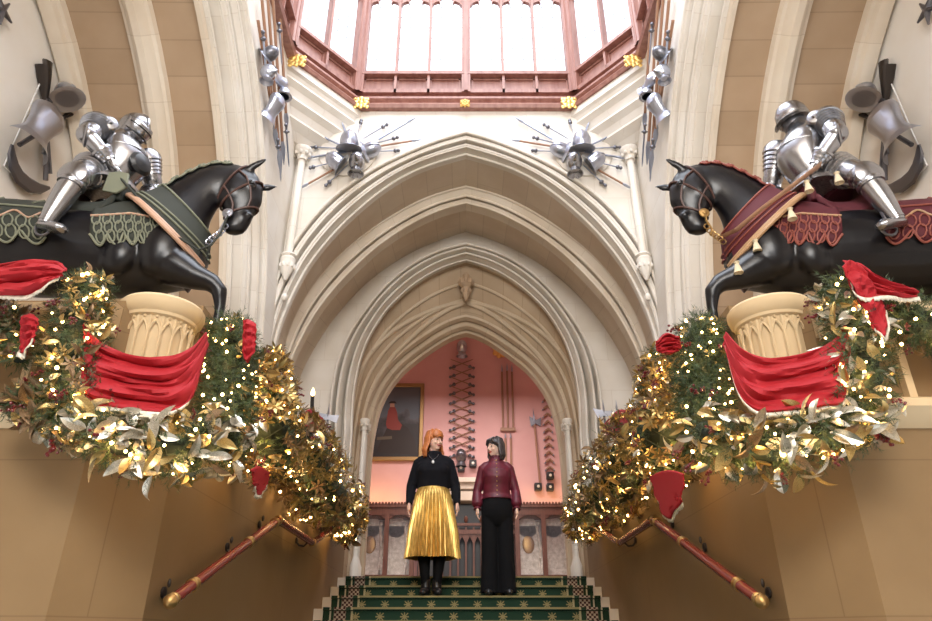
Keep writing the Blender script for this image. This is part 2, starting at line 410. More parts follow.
# squinches: moulded stone steps in the two far corners
for s in (-1, 1):
    mb = MB()
    A = Vector((s*1.30, YF+.0)); B = Vector((s*XW, 5.5))
    K = Vector((s*XW, YF))
    rows = []
    for t, z in [(0, 5.93), (0, 5.84), (.06, 5.82), (.10, 5.78), (.08, 5.74), (.2, 5.70), (.26, 5.62), (.24, 5.58), (.38, 5.54), (.45, 5.46), (.43, 5.42), (.62, 5.36), (.75, 5.28), (.98, 5.24)]:
        a = A.lerp(K, t); b = B.lerp(K, t); rows.append([(a.x, a.y, z), (b.x, b.y, z)])
    for r0, r1 in zip(rows, rows[1:]): mb.quad(r0[0], r0[1], r1[1], r1[0])
    struct(mb, 'trim_corner_squinch', M['stone'], smooth=False)
# lantern walls with lights
ZL0, ZS, ZH, ZTOP = 6.28, 6.62, 8.02, 8.9
wn = [0]
def lantern_side(a, b, bays, lights):
    a = Vector((*a, 0)); b = Vector((*b, 0)); L = (b-a).length; t = (b-a)/L; nn = Vector((-t.y, t.x, 0))  # nn points inwards?
    if (Vector((0, 3.2, 0))-a).dot(nn) < 0: nn = -nn
    rot = Matrix((t, nn, Vector((0, 0, 1)))).transposed()
    def P(u, d, z): return a+t*u+nn*d+Vector((0, 0, z))
    wn[0] += 1
    fr = MB(); gl = MB(); ld = MB()
    # corner posts, rails
    pw = .085
    for u in [0]+[L*i/bays for i in range(1, bays)]+[L]:
        w = pw if 0 < u < L else pw*1.4
        fr.box(P(u, -.02, (ZL0+ZTOP)/2), (w*1.3, .12, ZTOP-ZL0), rot); fr.box(P(u, .045, (ZL0+ZTOP)/2), (w*.55, .04, ZTOP-ZL0), rot)
    fr.box(P(L/2, -.03, ZL0+.03), (L, .10, .06), rot); fr.box(P(L/2, -.02, ZS-.02), (L, .13, .045), rot)
    fr.box(P(L/2, -.06, (ZL0+ZS)/2), (L, .02, ZS-ZL0), rot)
    bw = L/bays; m0 = pw*.65
    for i in range(bays):
        u0, u1 = i*bw+m0, (i+1)*bw-m0; lw = (u1-u0)/lights
        for k in range(1, lights): fr.box(P(u0+k*lw, -.03, (ZL0+ZTOP)/2), (.032, .10, ZTOP-ZL0), rot)
        for k in range(lights):
            c = u0+(k+.5)*lw; h = lw/2
            # recessed panel under the light
            fr.box(P(c, -.045, ZL0+.10), (lw, .03, .025), rot); fr.box(P(c, -.045, ZS-.07), (lw, .03, .025), rot)
            for sg in (-1, 1): fr.box(P(c+sg*(h-.026), -.045, (ZL0+ZS)/2), (.022, .03, ZS-ZL0-.1), rot)
            # cusped head
            for sg in (-1, 1):
                pts = [(h, ZH-.12), (h*.80, ZH-.05), (h*.52, ZH-.02), (h*.40, ZH-.07), (h*.44, ZH+.02), (h*.22, ZH+.10), (0.0, ZH+.20), (0.0, ZH+.26), (h, ZH+.26)]
                fr.prism([P(c+sg*x, -.06, z) for x, z in pts], nn*.05)
            fr.box(P(c, -.04, ZH+.24), (lw, .06, .03), rot)
            gl.quad(P(c-h, -.07, ZS), P(c+h, -.07, ZS), P(c+h, -.07, ZTOP), P(c-h, -.07, ZTOP))
            for q in (-.33, .33): ld.box(P(c+q*h, -.066, (ZS+ZTOP)/2), (.005, .006, ZTOP-ZS), rot)
            z = ZS+.12
            while z < ZTOP: ld.box(P(c, -.066, z), (lw, .006, .005), rot); z += .2
    w = struct(fr, 'window_%d' % wn[0], M['wood'], smooth=False)
    g_ = gl.build('pane', M['glass'], w); l_ = ld.build('glazing_bars', M['lead'], w)
rr = [tuple(p) for p in inset(ring, -.10)]
for i in range(8):
    a, b = rr[i], rr[(i+1) % 8]
    L = (Vector(a)-Vector(b)).length
    lantern_side(a, b, {0: 1, 2: 1, 4: 1, 6: 1}.get(i, 2 if i in (3, 7) else 4), {0: 2, 2: 2, 4: 2, 6: 2}.get(i, 3))
mb = MB(); r1 = inset(ring, -.25)
mb.poly([Vector((p.x, p.y, ZTOP)) for p in r1]); struct(mb, 'ceiling_lantern_top', M['wood'])
# gilt bosses on the cornice corners
def gilt_boss(p, label, sc_=1.0):
    mb = MB(); p = Vector(p)
    for q in range(9):
        a = q*2*PI/8; r = .062*sc_ if q < 8 else 0
        c = p+Vector((r*math.cos(a), -.01, r*math.sin(a)))
        mb.ell(c, (.034*sc_, .02, .034*sc_), n=8, m_=6)
    for q in range(4):
        a = q*PI/2+PI/4; c = p+Vector((.105*sc_*math.cos(a), 0, .105*sc_*math.sin(a)*.8)); mb.ell(c, (.028*sc_, .016, .028*sc_), n=8, m_=6)
        a = q*PI/2; c = p+Vector((.09*sc_*math.cos(a), 0, .09*sc_*math.sin(a)*.8)); mb.ell(c, (.018*sc_, .022, .018*sc_), n=8, m_=6)
    return thing(mb, 'gilt_boss', M['gilt'], label, 'ornament', 'gilt leaf ornaments on the wooden lantern cornice')
gilt_boss(PY(361, 103, 6.26), 'gilt leaf ornament on the left front corner of the wooden cornice')
gilt_boss(PY(569, 103, 6.26), 'gilt leaf ornament on the right front corner of the wooden cornice')
gilt_boss(PY(465, 103.5, 6.25), 'small gilt ornament at the middle of the wooden cornice', .6)
gilt_boss(PY(297, 61, 5.5), 'gilt leaf ornament on the outer left corner of the cornice, above the weapons')
gilt_boss(PY(633, 61, 5.5), 'gilt leaf ornament on the outer right corner of the cornice, above the weapons')
# ------------------------------------------------------------------ more materials
M['steel'] = mat('polished_steel', (.46, .48, .56), .28, .9)
M['steeld'] = mat('dark_steel', (.16, .16, .18), .35, .8)
M['armour'] = mat('armour_steel', (.38, .38, .40), .26, .97)
M['armourb'] = noisy(mat('engraved_armour', (.6, .58, .56), .3, .9), (.26, .25, .25), (.50, .48, .47), 60)
M['blade'] = mat('blade_steel', (.36, .39, .48), .35, .85)
M['shaftwood'] = mat('spear_shaft_wood', (.32, .17, .10), .5)
M['black'] = mat('black_paint', (.012, .012, .013), .4)
M['white'] = mat('white_board', (.82, .82, .82), .6)
M['mahog'] = mat('red_mahogany', (.20, .025, .022), .25)
M['ivory'] = noisy(mat('carved_ivory', (.75, .70, .58), .5), (.5, .45, .36), (.85, .8, .7), 14)
M['iron'] = mat('iron', (.05, .04, .035), .45, .6)
# carpet: green ground, gold flowers, patterned border
def carpet():
    m = mat('green_carpet', (.02, .10, .05), .95); nt = m.node_tree
    tc = nd(m, 'ShaderNodeTexCoord'); sx = nd(m, 'ShaderNodeSeparateXYZ'); lk(m, tc.outputs['UV'], sx.inputs[0])
    def mt(op, a, b=None, c=None):
        n = nd(m, 'ShaderNodeMath', operation=op)
        for i, v in enumerate((a, b, c)):
            if v is None: continue
            if isinstance(v, (int, float)): n.inputs[i].default_value = v
            else: lk(m, v, n.inputs[i])
        return n.outputs[0]
    u, v = sx.outputs[0], sx.outputs[1]
    fu = mt('SUBTRACT', mt('FRACT', mt('DIVIDE', u, .225)), .5); fu = mt('MULTIPLY', fu, .225)
    fv = mt('SUBTRACT', v, .055)
    au, av = mt('ABSOLUTE', fu), mt('ABSOLUTE', fv)
    dg = mt('MULTIPLY', mt('ABSOLUTE', mt('SUBTRACT', au, av)), 1.0)
    rad = mt('MAXIMUM', au, av)
    x1 = mt('MULTIPLY', mt('LESS_THAN', dg, .007), mt('LESS_THAN', rad, .034))
    stem = mt('MULTIPLY', mt('LESS_THAN', au, .005), mt('LESS_THAN', av, .038))
    hole = mt('MULTIPLY', mt('LESS_THAN', av, .006), mt('LESS_THAN', au, .04))
    mot = mt('MAXIMUM', mt('MAXIMUM', x1, stem), hole)
    mot = mt('MULTIPLY', mot, mt('LESS_THAN', av, .055))
    line = mt('GREATER_THAN', v, .125)                     # pale line on every nosing
    line = mt('MULTIPLY', line, mt('LESS_THAN', v, .15))
    mot = mt('MAXIMUM', mot, line)
    au0 = mt('ABSOLUTE', u)
    # border bands
    def band(a, b): return mt('MULTIPLY', mt('GREATER_THAN', au0, a), mt('LESS_THAN', au0, b))
    mix = lambda f, c1, c2: (lambda n: (lk(m, f, n.inputs[0]), (lk(m, c1, n.inputs[6]) if not isinstance(c1, tuple) else setattr(n.inputs[6], 'default_value', (*c1, 1))), (lk(m, c2, n.inputs[7]) if not isinstance(c2, tuple) else setattr(n.inputs[7], 'default_value', (*c2, 1))), n.outputs[2])[-1])(nd(m, 'ShaderNodeMix', data_type='RGBA'))
    col = mix(mot, (.006, .030, .014), (.24, .19, .08))
    ck = nd(m, 'ShaderNodeTexChecker'); ck.inputs['Scale'].default_value = 48; lk(m, tc.outputs['UV'], ck.inputs['Vector'])
    ck.inputs['Color1'].default_value = (.36, .28, .20, 1); ck.inputs['Color2'].default_value = (.05, .015, .01, 1)
    col = mix(band(1.04, 1.32), col, (.008, .03, .012))
    col = mix(band(1.035, 1.055), col, (.34, .28, .15))
    col = mix(band(1.10, 1.21), col, ck.outputs[0])
    col = mix(band(1.235, 1.25), col, (.45, .38, .25))
    lk(m, col, bsdf(m).inputs['Base Color']); return m
M['carpet'] = carpet()
# ------------------------------------------------------------------ stairs
RI, TR, Y0 = .12, .37, 7.85
mb = MB(); pts = [(9.6, ZF)]
ca = MB()
def stepline(n0, y0, z0, n):
    out = []
    for k in range(n): out += [(y0-TR*k, z0-RI*k), (y0-TR*k, z0-RI*(k+1))]
    return out
prof = [(9.2, ZF)]+stepline(0, Y0, ZF, 5)+stepline(0, 4.9, ZF-5*RI, 18)
yl, zl = prof[-1]; prof.append((-3.6, zl))
for (ya, za), (yb, zb_) in zip(prof, prof[1:]): mb.quad((-1.46, ya, za), (1.46, ya, za), (1.46, yb, zb_), (-1.46, yb, zb_))
struct(mb, 'floor_stairs', M['rib'], smooth=False)
cp = MB(); t = .012
for (ya, za), (yb, zb_) in zip(prof, prof[1:]):
    rz = abs(za-zb_) > .01
    v0, v1 = (.115, .0) if rz else (.60, .115)
    if not rz:
        cp.quad((-1.31, ya, za+t), (1.31, ya, za+t), (1.31, yb-.03, zb_+t), (-1.31, yb-.03, zb_+t), [(-1.31, .9), (1.31, .9), (1.31, .155), (-1.31, .155)])
        if yb > -3: cp.quad((-1.31, yb-.03, zb_+t), (1.31, yb-.03, zb_+t), (1.31, yb-.03, zb_-.012), (-1.31, yb-.03, zb_-.012), [(-1.31, .14), (1.31, .14), (1.31, .118), (-1.31, .118)])
        if yb > -3: cp.quad((-1.31, yb-.03, zb_-.012), (1.31, yb-.03, zb_-.012), (1.31, yb-t, zb_-.02), (-1.31, yb-t, zb_-.02), [(-1.31, .108)]*2+[(1.31, .106)]*2)
    else:
        cp.quad((-1.31, ya-t, za-.02), (1.31, ya-t, za-.02), (1.31, yb-t, zb_), (-1.31, yb-t, zb_), [(-1.31, .105), (1.31, .105), (1.31, 0), (-1.31, 0)])
thing(cp, 'stair_carpet', M['carpet'], 'dark green carpet with gold flower motifs running down the steps', 'carpet', smooth=False)
# upper floor
mb = MB(); mb.box((0, 12.2, ZF-.05), (12, 6.1, .1)); mb.box((0, 8.7, ZF-.052), (4.6, 1.3, .1)); struct(mb, 'floor', M['floor'])
# stair side walls, plinth walls, bay floors
for s, side in ((-1, 'left'), (1, 'right')):
    mb = MB(); zt = 1.62
    pl = [(1.40, 8.16), (1.40, 3.19), (1.655, 2.9), (3.64, 2.9)]
    n = 0; U = 0
    for (xa, ya), (xb, yb) in zip(pl, pl[1:]):
        L = math.hypot(xb-xa, yb-ya); top = zt if n == 0 else 1.50
        mb.quad((s*xa, ya, -3), (s*xb, yb, -3), (s*xb, yb, top), (s*xa, ya, top), [(U, 0), (U+L, 0), (U+L, 3+top), (U, 3+top)]); U += L; n += 1
    mb.quad((s*1.40, 3.19, zt), (s*1.40, 8.16, zt), (s*1.62, 8.16, zt), (s*1.62, 3.19, zt))
    mb.quad((s*1.62, 3.19, .6), (s*1.62, 8.16, .6), (s*1.62, 8.16, zt), (s*1.62, 3.19, zt))
    mb.quad((s*1.40, 8.16, .6), (s*1.62, 8.16, .6), (s*1.62, 8.16, zt), (s*1.40, 8.16, zt))
    mb.quad((s*1.40, 3.19, 1.4), (s*1.62, 3.19, 1.4), (s*1.62, 3.19, zt), (s*1.40, 3.19, zt))
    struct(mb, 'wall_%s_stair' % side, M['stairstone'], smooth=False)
    mb = MB(); mb.poly([(s*1.42, 3.18, 1.5), (s*1.65, 2.91, 1.5), (s*3.64, 2.91, 1.5), (s*3.64, 5.5, 1.5), (s*1.42, 5.5, 1.5)]); struct(mb, 'floor_%s_bay' % side, M['plinth'])
    mb = MB(); mb.box((s*1.84, 7.0, ZF-.04), (.8, 3, .08)); struct(mb, 'floor_%s_gallery' % side, M['floor'])
    # cornice, string course and blind arcade of the plinth
    mb = MB()
    xa, xb = 1.66, 3.6
    prof_ = [(2.90, 1.30), (2.87, 1.31), (2.86, 1.34), (2.82, 1.37), (2.80, 1.40), (2.80, 1.44), (2.83, 1.455), (2.92, 1.46)]
    mb.loft([[(s*x, y, z) for y, z in prof_] for x in (xa, xb)])
    prof_ = [(2.90, .86), (2.85, .88), (2.82, .91), (2.79, .93), (2.79, .965), (2.82, .98), (2.92, 1.0)]
    mb.loft([[(s*x, y, z) for y, z in prof_] for x in (xa, xb)])
    for k in range(9):
        x = 1.80+k*.21
        mb.box((s*x, 2.885, 1.18), (.035, .05, .40))
        arc = []
        for q in range(9):
            t_ = q/8; xx = x+.0175+.175*t_; zz = 1.24+.10*(1-abs(2*t_-1)**1.8)
            arc.append(Vector((s*xx, 2.882, zz)))
        mb.tube(arc, .014, 6)
    tag(mb.build('plinth_cornice', M['plinth'], smooth=30), kind='structure').name = 'trim_%s_plinth' % side
    # drum capital
    mb = MB(); cx_, cy_ = s*1.555, 3.08
    mb.lathe([(.145, -.55), (.15, -.49), (.158, -.47), (.155, -.30), (.158, -.10), (.165, -.07), (.18, -.06), (.183, -.045), (.197, -.03), (.207, 0), (.207, .025), (.195, .04), (.16, .05), (.0, .055)], (cx_, cy_, 1.50), n=40)
    nr = 18
    for q in range(nr):
        a = 2*PI*q/nr; a2 = 2*PI*(q+1)/nr
        r = .161
        mb.tube([(cx_+r*math.cos(a), cy_+r*math.sin(a), 1.14), (cx_+(r+.004)*math.cos(a), cy_+(r+.004)*math.sin(a), 1.43)], .008, 6)
        arc = []
        for k in range(9):
            t_ = k/8; aa = a+(a2-a)*t_; rr_ = r+.004
            arc.append(Vector((cx_+rr_*math.cos(aa), cy_+rr_*math.sin(aa), 1.345+.06*(1-abs(2*t_-1)**1.6))))
        mb.tube(arc, .007, 5)
        am = (a+a2)/2
        mb.ell((cx_+0.16*math.cos(am), cy_+0.16*math.sin(am), 1.43), (.012, .012, .012), n=6, m_=4)
    thing(mb, 'drum_capital', M['plinth'], 'cream stone drum carved with a pointed arcade under the %s horse' % side, 'pedestal', 'round stone pedestals at the plinth corners', smooth=30)
    # hand rail
    P = [(s*1.30, 3.25, .185), (s*1.30, 4.80, .772), (s*1.30, 5.95, .772), (s*1.30, 7.5, 1.20)]
    e = empty('handrail', (s*1.30, 3.25, .185), 'red mahogany handrail with brass collars on the %s stair wall' % side, 'handrail', 'handrails on the stair walls')
    rl = MB()
    for a, b in zip(P, P[1:]): rl.tube([a, b], .027, 14)
    rl.build('rail', M['mahog'], e)
    for p in P[1:3]:
        c = MB(); c.ell(p, .034, n=12); c.build('elbow', M['brass'], e)
    d = (Vector(P[1])-Vector(P[0])).normalized()
    c = MB(); c.lathe([(.02, .0), (.030, -.006), (.030, -.018), (.024, -.022), (.031, -.034), (.033, -.048), (.025, -.062), (.010, -.072), (.003, -.075)], P[0], ax=d); c.build('finial', M['brass'], e)
    for t_ in (.12, .62, .95):
        p = Vector(P[0]).lerp(Vector(P[1]), t_)
        c = MB(); c.lathe([(.026, -.022), (.033, -.018), (.033, -.008), (.029, 0), (.033, .008), (.033, .018), (.026, .022)], p, ax=d, n=16); c.build('collar', M['brass'], e)
    for (i, t_) in ((0, .06), (0, .56), (0, .93), (1, .85), (2, .5)):
        p = Vector(P[i]).lerp(Vector(P[i+1]), t_)
        c = MB(); c.tube([p+Vector((0, 0, -.02)), p+Vector((s*.03, 0, -.05)), p+Vector((s*.07, 0, -.045)), p+Vector((s*.098, 0, -.01))], .008, 8)
        c.lathe([(.025, 0), (.025, -.010), (.012, -.016)], p+Vector((s*.098, 0, -.005)), ax=(s, 0, 0), n=12)
        c.ell(p+Vector((s*.075, 0, .035)), (.009, .009, .02), n=8, m_=6); c.build('bracket', M['iron'], e)

# ------------------------------------------------------------------ gallery beyond the door
YW = 14.0
mb = MB(); mb.quad((-6, YW, ZF), (6, YW, ZF), (6, YW, 7), (-6, YW, 7)); struct(mb, 'wall_gallery_far', M['pink'])
for s, side in ((-1, 'left'), (1, 'right')):
    mb = MB(); mb.quad((s*5, 9.4, ZF), (s*5, YW, ZF), (s*5, YW, 7), (s*5, 9.4, 7)); struct(mb, 'wall_gallery_%s' % side, M['pink'])
mb = MB(); mb.quad((-6, 9.3, 6.4), (6, 9.3, 6.4), (6, YW, 6.4), (-6, YW, 6.4)); struct(mb, 'ceiling_gallery', M['plaster'])
mb = MB(); o = [Vector((-6, YA+.16, ZF)), Vector((-6, YA+.16, 7)), Vector((6, YA+.16, 7)), Vector((6, YA+.16, ZF))]
ca_ = [Vector((p.x, YA+.16, max(p.z, ZF))) for p in cAi]
mb.poly(o+ca_[::-1]); struct(mb, 'wall_gallery_near', M['pink'])
YC = 13.35
def wp(px, py, Y=YW-.03): return PY(px, py, Y)
# painting
a = wp(424.5, 384); b = wp(421.4, 461); W_, zt_, zb_ = 1.75, a.z, b.z; xr = a.x
e = empty('framed_painting', (xr-W_/2, YW-.03, zb_), 'large dark painting of a red coated rider in a gilt frame', 'painting')
fr = MB(); h = zt_-zb_
for (c, d) in (((xr-W_/2, YW-.05, zt_-.04), (W_, .07, .08)), ((xr-W_/2, YW-.05, zb_+.04), (W_, .07, .08)), ((xr-.04, YW-.05, zb_+h/2), (.08, .068, h)), ((xr-W_+.04, YW-.05, zb_+h/2), (.08, .068, h))): fr.box(c, d)
fr.build('frame', mat('dull_gilt_frame', (.32, .20, .08), .45, .5), e, bev=.01)
cv = mat('dark_canvas', (.1, .1, .1), .6); tc = nd(cv, 'ShaderNodeTexCoord'); n_ = nd(cv, 'ShaderNodeTexNoise'); n_.inputs['Scale'].default_value = 2.2; n_.inputs['Detail'].default_value = 4
lk(cv, tc.outputs['Object'], n_.inputs['Vector']); sp = nd(cv, 'ShaderNodeSeparateXYZ'); lk(cv, tc.outputs['UV'], sp.inputs[0])
ad = nd(cv, 'ShaderNodeMath', operation='MULTIPLY_ADD'); lk(cv, n_.outputs[0], ad.inputs[0]); ad.inputs[1].default_value = .9; lk(cv, sp.outputs[1], ad.inputs[2])
lk(cv, ramp(cv, ad.outputs[0], [(.45, (.018, .014, .012)), (.85, (.03, .028, .028)), (1.0, (.10, .10, .11)), (1.35, (.09, .11, .13))]), bsdf(cv).inputs['Base Color'])
c = MB(); xc = xr-W_/2; c.quad((xc-W_/2+.07, YW-.045, zb_+.07), (xc+W_/2-.07, YW-.045, zb_+.07), (xc+W_/2-.07, YW-.045, zt_-.07), (xc-W_/2+.07, YW-.045, zt_-.07), [(0, 0), (1, 0), (1, 1), (0, 1)])
cvo = c.build('canvas', cv, e)
red_p = mat('painted_red', (.22, .035, .025), .6); dk_p = mat('painted_dark', (.022, .014, .010), .6); sk_p = mat('painted_skin', (.45, .25, .17), .6); gr_p = mat('painted_ground', (.10, .08, .05), .6)
def flat(pxs, m, nm, dy):
    q = MB(); q.poly([wp(x, y, YW-.046-dy) for x, y in pxs]); q.build(nm, m, e)
flat([(376,452),(383,436),(389,424),(393,418),(398,421),(408,428),(414,438),(418,455)], dk_p, 'painted_horse', .001)
flat([(386,424),(388,411),(390,407),(395,407),(397,412),(398,420),(402,425),(400,430),(392,430),(387,428)], red_p, 'painted_coat', .002)
flat([(390,407),(390,403),(394.5,403),(394.5,407)], sk_p, 'painted_face', .003)
flat([(388,403.4),(391,401),(395,401.2),(397,403.4)], dk_p, 'painted_hat', .004)
flat([(377,437),(392,436),(392,439),(377,440)], gr_p, 'painted_path', .003)

def rodthing(name, a, b, label, cat, group, r=.012, hilt=False, m='blade', tip=.2, n=6, bm='blade'):
    "sword, spear or pole from a (butt or hilt) to b (point)"
    a, b = Vector(a), Vector(b); d = (b-a).normalized(); L = (b-a).length
    e = empty(name, a, label, cat, group)
    if hilt:
        mb = MB(); mb.tube([a+d*L*.16, a+d*L*.9, b], [r, r*.75, r*.15], 6, flat=.4 if bm == 'blade' else .7); mb.build('blade', M[bm], e)
        h = MB(); h.tube([a, a+d*L*.15], r*1.0, 6); h.ell(a, r*1.7, n=8, m_=6)
        side = d.cross(Vector((0, 1, 0)));
        if side.length < .1: side = d.cross(Vector((1, 0, 0)))
        side.normalize(); p = a+d*L*.16
        h.tube([p-side*L*.07, p, p+side*L*.07], r*.8, 6); h.ell(p, (r*2, r*2, r*2), n=8, m_=6)
        h.build('hilt', M['steeld'], e)
    else:
        mb = MB(); mb.tube([a, a+d*L*(1-tip)], r, n); mb.build('shaft', M[m], e)
        h = MB(); p = a+d*L*(1-tip); h.tube([p-d*.01, p+d*L*tip*.25, p+d*L*tip*.5, b], [r*1.1, r*1.9, r*1.6, r*.2], 6, flat=.4); h.build('spearhead', M['blade'], e)
    return e
# crossing swords on the gallery wall
rows = 11
for k in range(rows):
    y0 = 361+k*8.9
    for fl in (0, 1):
        A_, B_ = ((473.5, y0+7), (450, y0-2)) if fl else ((450.3, y0+7), (473.8, y0-2))
        A_, B_ = wp(*A_, YW-.04-.015*fl), wp(*B_, YW-.04-.015*fl)
        where = 'topmost' if k == 0 else ('lowest' if k == rows-1 else 'crossing')
        rodthing('sword', A_, B_, {'topmost': 'topmost sword of the pink wall lattice, hilt at the %s' % ('right' if fl else 'left'), 'lowest': 'lowest sword of the pink wall lattice, hilt at the %s' % ('right' if fl else 'left'), 'crossing': 'sword inside the crossed lattice, hilt at the %s, between its top and bottom pairs' % ('right' if fl else 'left')}[where], 'sword', 'crossed swords on the pink wall, hilts %s' % ('right' if fl else 'left') if where == 'crossing' else 'end pairs of the crossed swords', r=.020, hilt=True, bm='shaftwood')
def helmet(p, s_, label, rot=None, kind=0, group='helmets hung on the walls', m='steel', name='helmet'):
    "open faced helmet facing -y in its own frame"
    p = Vector(p); e = empty(name, p, label, 'helmet', group); rot = rot or Matrix.Identity(3)
    mb = MB()
    if kind == 0:   # morion / burgonet bowl
        mb.lathe([(.115, -.10), (.118, -.03), (.112, .03), (.09, .085), (.05, .12), (.004, .135)], p, rot, n=20)
        mb.v = [p+(v-p)*s_ for v in mb.v]; mb.build('bowl', M[m], e)
        b = MB(); b.lathe([(.112, -.075), (.16, -.105), (.165, -.11), (.12, -.10)], p, rot, n=20, sy=1.15); b.v = [p+(v-p)*s_ for v in b.v]; b.build('brim', M[m], e)
        c = MB(); c.tube([p+rot @ Vector((0, .115*math.cos(a), .135*math.sin(a))) for a in [PI*q/12 for q in range(13)]], .012, 6); c.v = [p+(v-p)*s_ for v in c.v]; c.build('crest', M[m], e)
    elif kind == 1:  # close helmet with visor
        mb.ell(p, (.105, .13, .14), rot, n=20); mb.v = [p+(v-p)*s_ for v in mb.v]; mb.build('skull', M[m], e)
        b = MB(); b.lathe([(.004, .155), (.03, .12), (.07, .06), (.095, 0), (.09, -.03)], p+rot @ Vector((0, -.03, -.02)), rot @ Matrix.Rotation(PI/2, 3, 'X'), n=18); b.v = [p+(v-p)*s_ for v in b.v]; b.build('visor', M[m], e)
        c = MB(); c.lathe([(.07, -.12), (.085, -.16), (.11, -.2), (.10, -.2), (.06, -.14)], p, rot, n=18); c.v = [p+(v-p)*s_ for v in c.v]; c.build('gorget', M[m], e)
    else:            # breastplate
        n = 20; rings = []
        for z, a_, b_ in ((-.2, .14, .09), (-.12, .11, .08), (-.03, .12, .10), (.06, .15, .12), (.13, .14, .10), (.18, .09, .06)):
            rings.append([p+rot @ Vector((a_*math.cos(PI+PI*q/(n-1)), b_*math.sin(PI+PI*q/(n-1)), z)) for q in range(n)]+[p+rot @ Vector((a_*.93*math.cos(2*PI-PI*q/(n-1)), b_*.86*math.sin(2*PI-PI*q/(n-1))+.004, z)) for q in range(n)])
        mb.loft(rings, cap0=False, cap1=False); mb.v = [p+(v-p)*s_ for v in mb.v]; mb.build('plate', M[m], e)
        b = MB(); b.loft([[p+rot @ Vector((a_*math.cos(PI+PI*q/(n-1)), b_*math.sin(PI+PI*q/(n-1)), z)) for q in range(n)] for z, a_, b_ in ((-.19, .14, .09), (-.26, .18, .12), (-.28, .185, .13))], closed=False); b.v = [p+(v-p)*s_ for v in b.v]; b.build('skirt', M[m], e)
    return e
helmet(wp(462, 347, YW-.16), 1.15, 'closed steel helmet on the pink wall above the lattice of swords', kind=1)
helmet(wp(461, 456, YW-.16), 1.1, 'steel helmet on the pink wall below the lattice of swords', kind=1, m='steeld')
for x, y in ((461, 468.5), (473, 464), (538, 487), (550, 476), (550, 487.5)):
    p = wp(x, y, YW-.09); e = empty('spotlight', p, 'small black wall spotlight, %s' % {(461): 'just under the lower helmet', 473: 'right of the lower helmet', 538: 'at the foot of the leaning pole'}.get(x, 'upper one beside the doorway jamb' if y < 480 else 'lower one beside the doorway jamb'), 'lamp', 'black spotlights on the pink wall')
    b = MB(); b.box(p, (.15, .16, .15)); b.build('lamp_housing', M['black'], e, bev=.02)
    b = MB(); b.ell(p+Vector((0, -.085, 0)), (.03, .012, .03), n=10, m_=6); b.build('lens', M['ivory'], e)
# lances
for i, (x0, y0, x1, y1) in enumerate(((503.2, 431, 501.8, 364), (508, 431, 507, 363), (513.3, 431, 511.8, 364), (506.5, 478, 505.3, 433), (511.5, 478, 510.6, 433))):
    rodthing('lance', wp(x0, y0, YW-.035), wp(x1, y1, YW-.035), ['left', 'middle', 'right', 'left', 'right'][i]+(' lance of the upper three on the pink wall' if i < 3 else ' lance of the lower two on the pink wall'), 'lance', 'upright lances on the pink wall', r=.022, m='shaftwood', tip=.12)
mb = MB()
for y in (429.5,): p = wp(508, y, YW-.05); mb.box(p, (.32, .06, .07))
thing(mb, 'lance_rack', M['shaftwood'], 'short wooden rack holding the upright lances on the pink wall', 'rack')
rodthing('halberd', wp(540, 483, YW-.05), wp(533, 408, YW-.05), 'leaning dark halberd between the lances and the herringbone guns', 'halberd', None, r=.022, m='shaftwood')
mb = MB(); p = wp(535.5, 422, YW-.05); mb.prism([p+Vector(q) for q in ((-.13, 0, .12), (-.10, 0, -.1), (0, 0, -.04), (.10, 0, -.1), (.13, 0, .1), (.02, 0, .04))], (0, -.02, 0)); thing(mb, 'axe_head', M['steeld'], 'dark winged axe head hung over the leaning halberd', 'axe')
for k in range(10):
    y0 = 398+k*7.6; xl = 541.5+k*.35; xm = 546.8+k*.35; xr_ = 552+k*.35
    for fl in (0, 1):
        A_, B_ = ((xl, y0+5), (xm, y0)) if not fl else ((xr_, y0+5), (xm, y0))
        rodthing('pistol', wp(*B_, YW-.05), wp(*A_, YW-.05), 'short gun in the %s of the herringbone beside the doorway' % ('left column' if not fl else 'right column'), 'gun', 'herringbone guns, %s column' % ('left' if not fl else 'right'), r=.024, m='shaftwood', tip=.3)
mb = MB(); p = wp(500, 351, YW-.04)
for q in range(7): mb.ell(p+Vector((.12*math.cos(q*2*PI/7), 0, .12*math.sin(q*2*PI/7))), (.06, .03, .06), n=8, m_=6)
mb.ell(p, (.09, .05, .09), n=10, m_=6); thing(mb, 'gilt_crest', M['gilt'], 'gilt crest high on the pink wall above the lances', 'ornament')
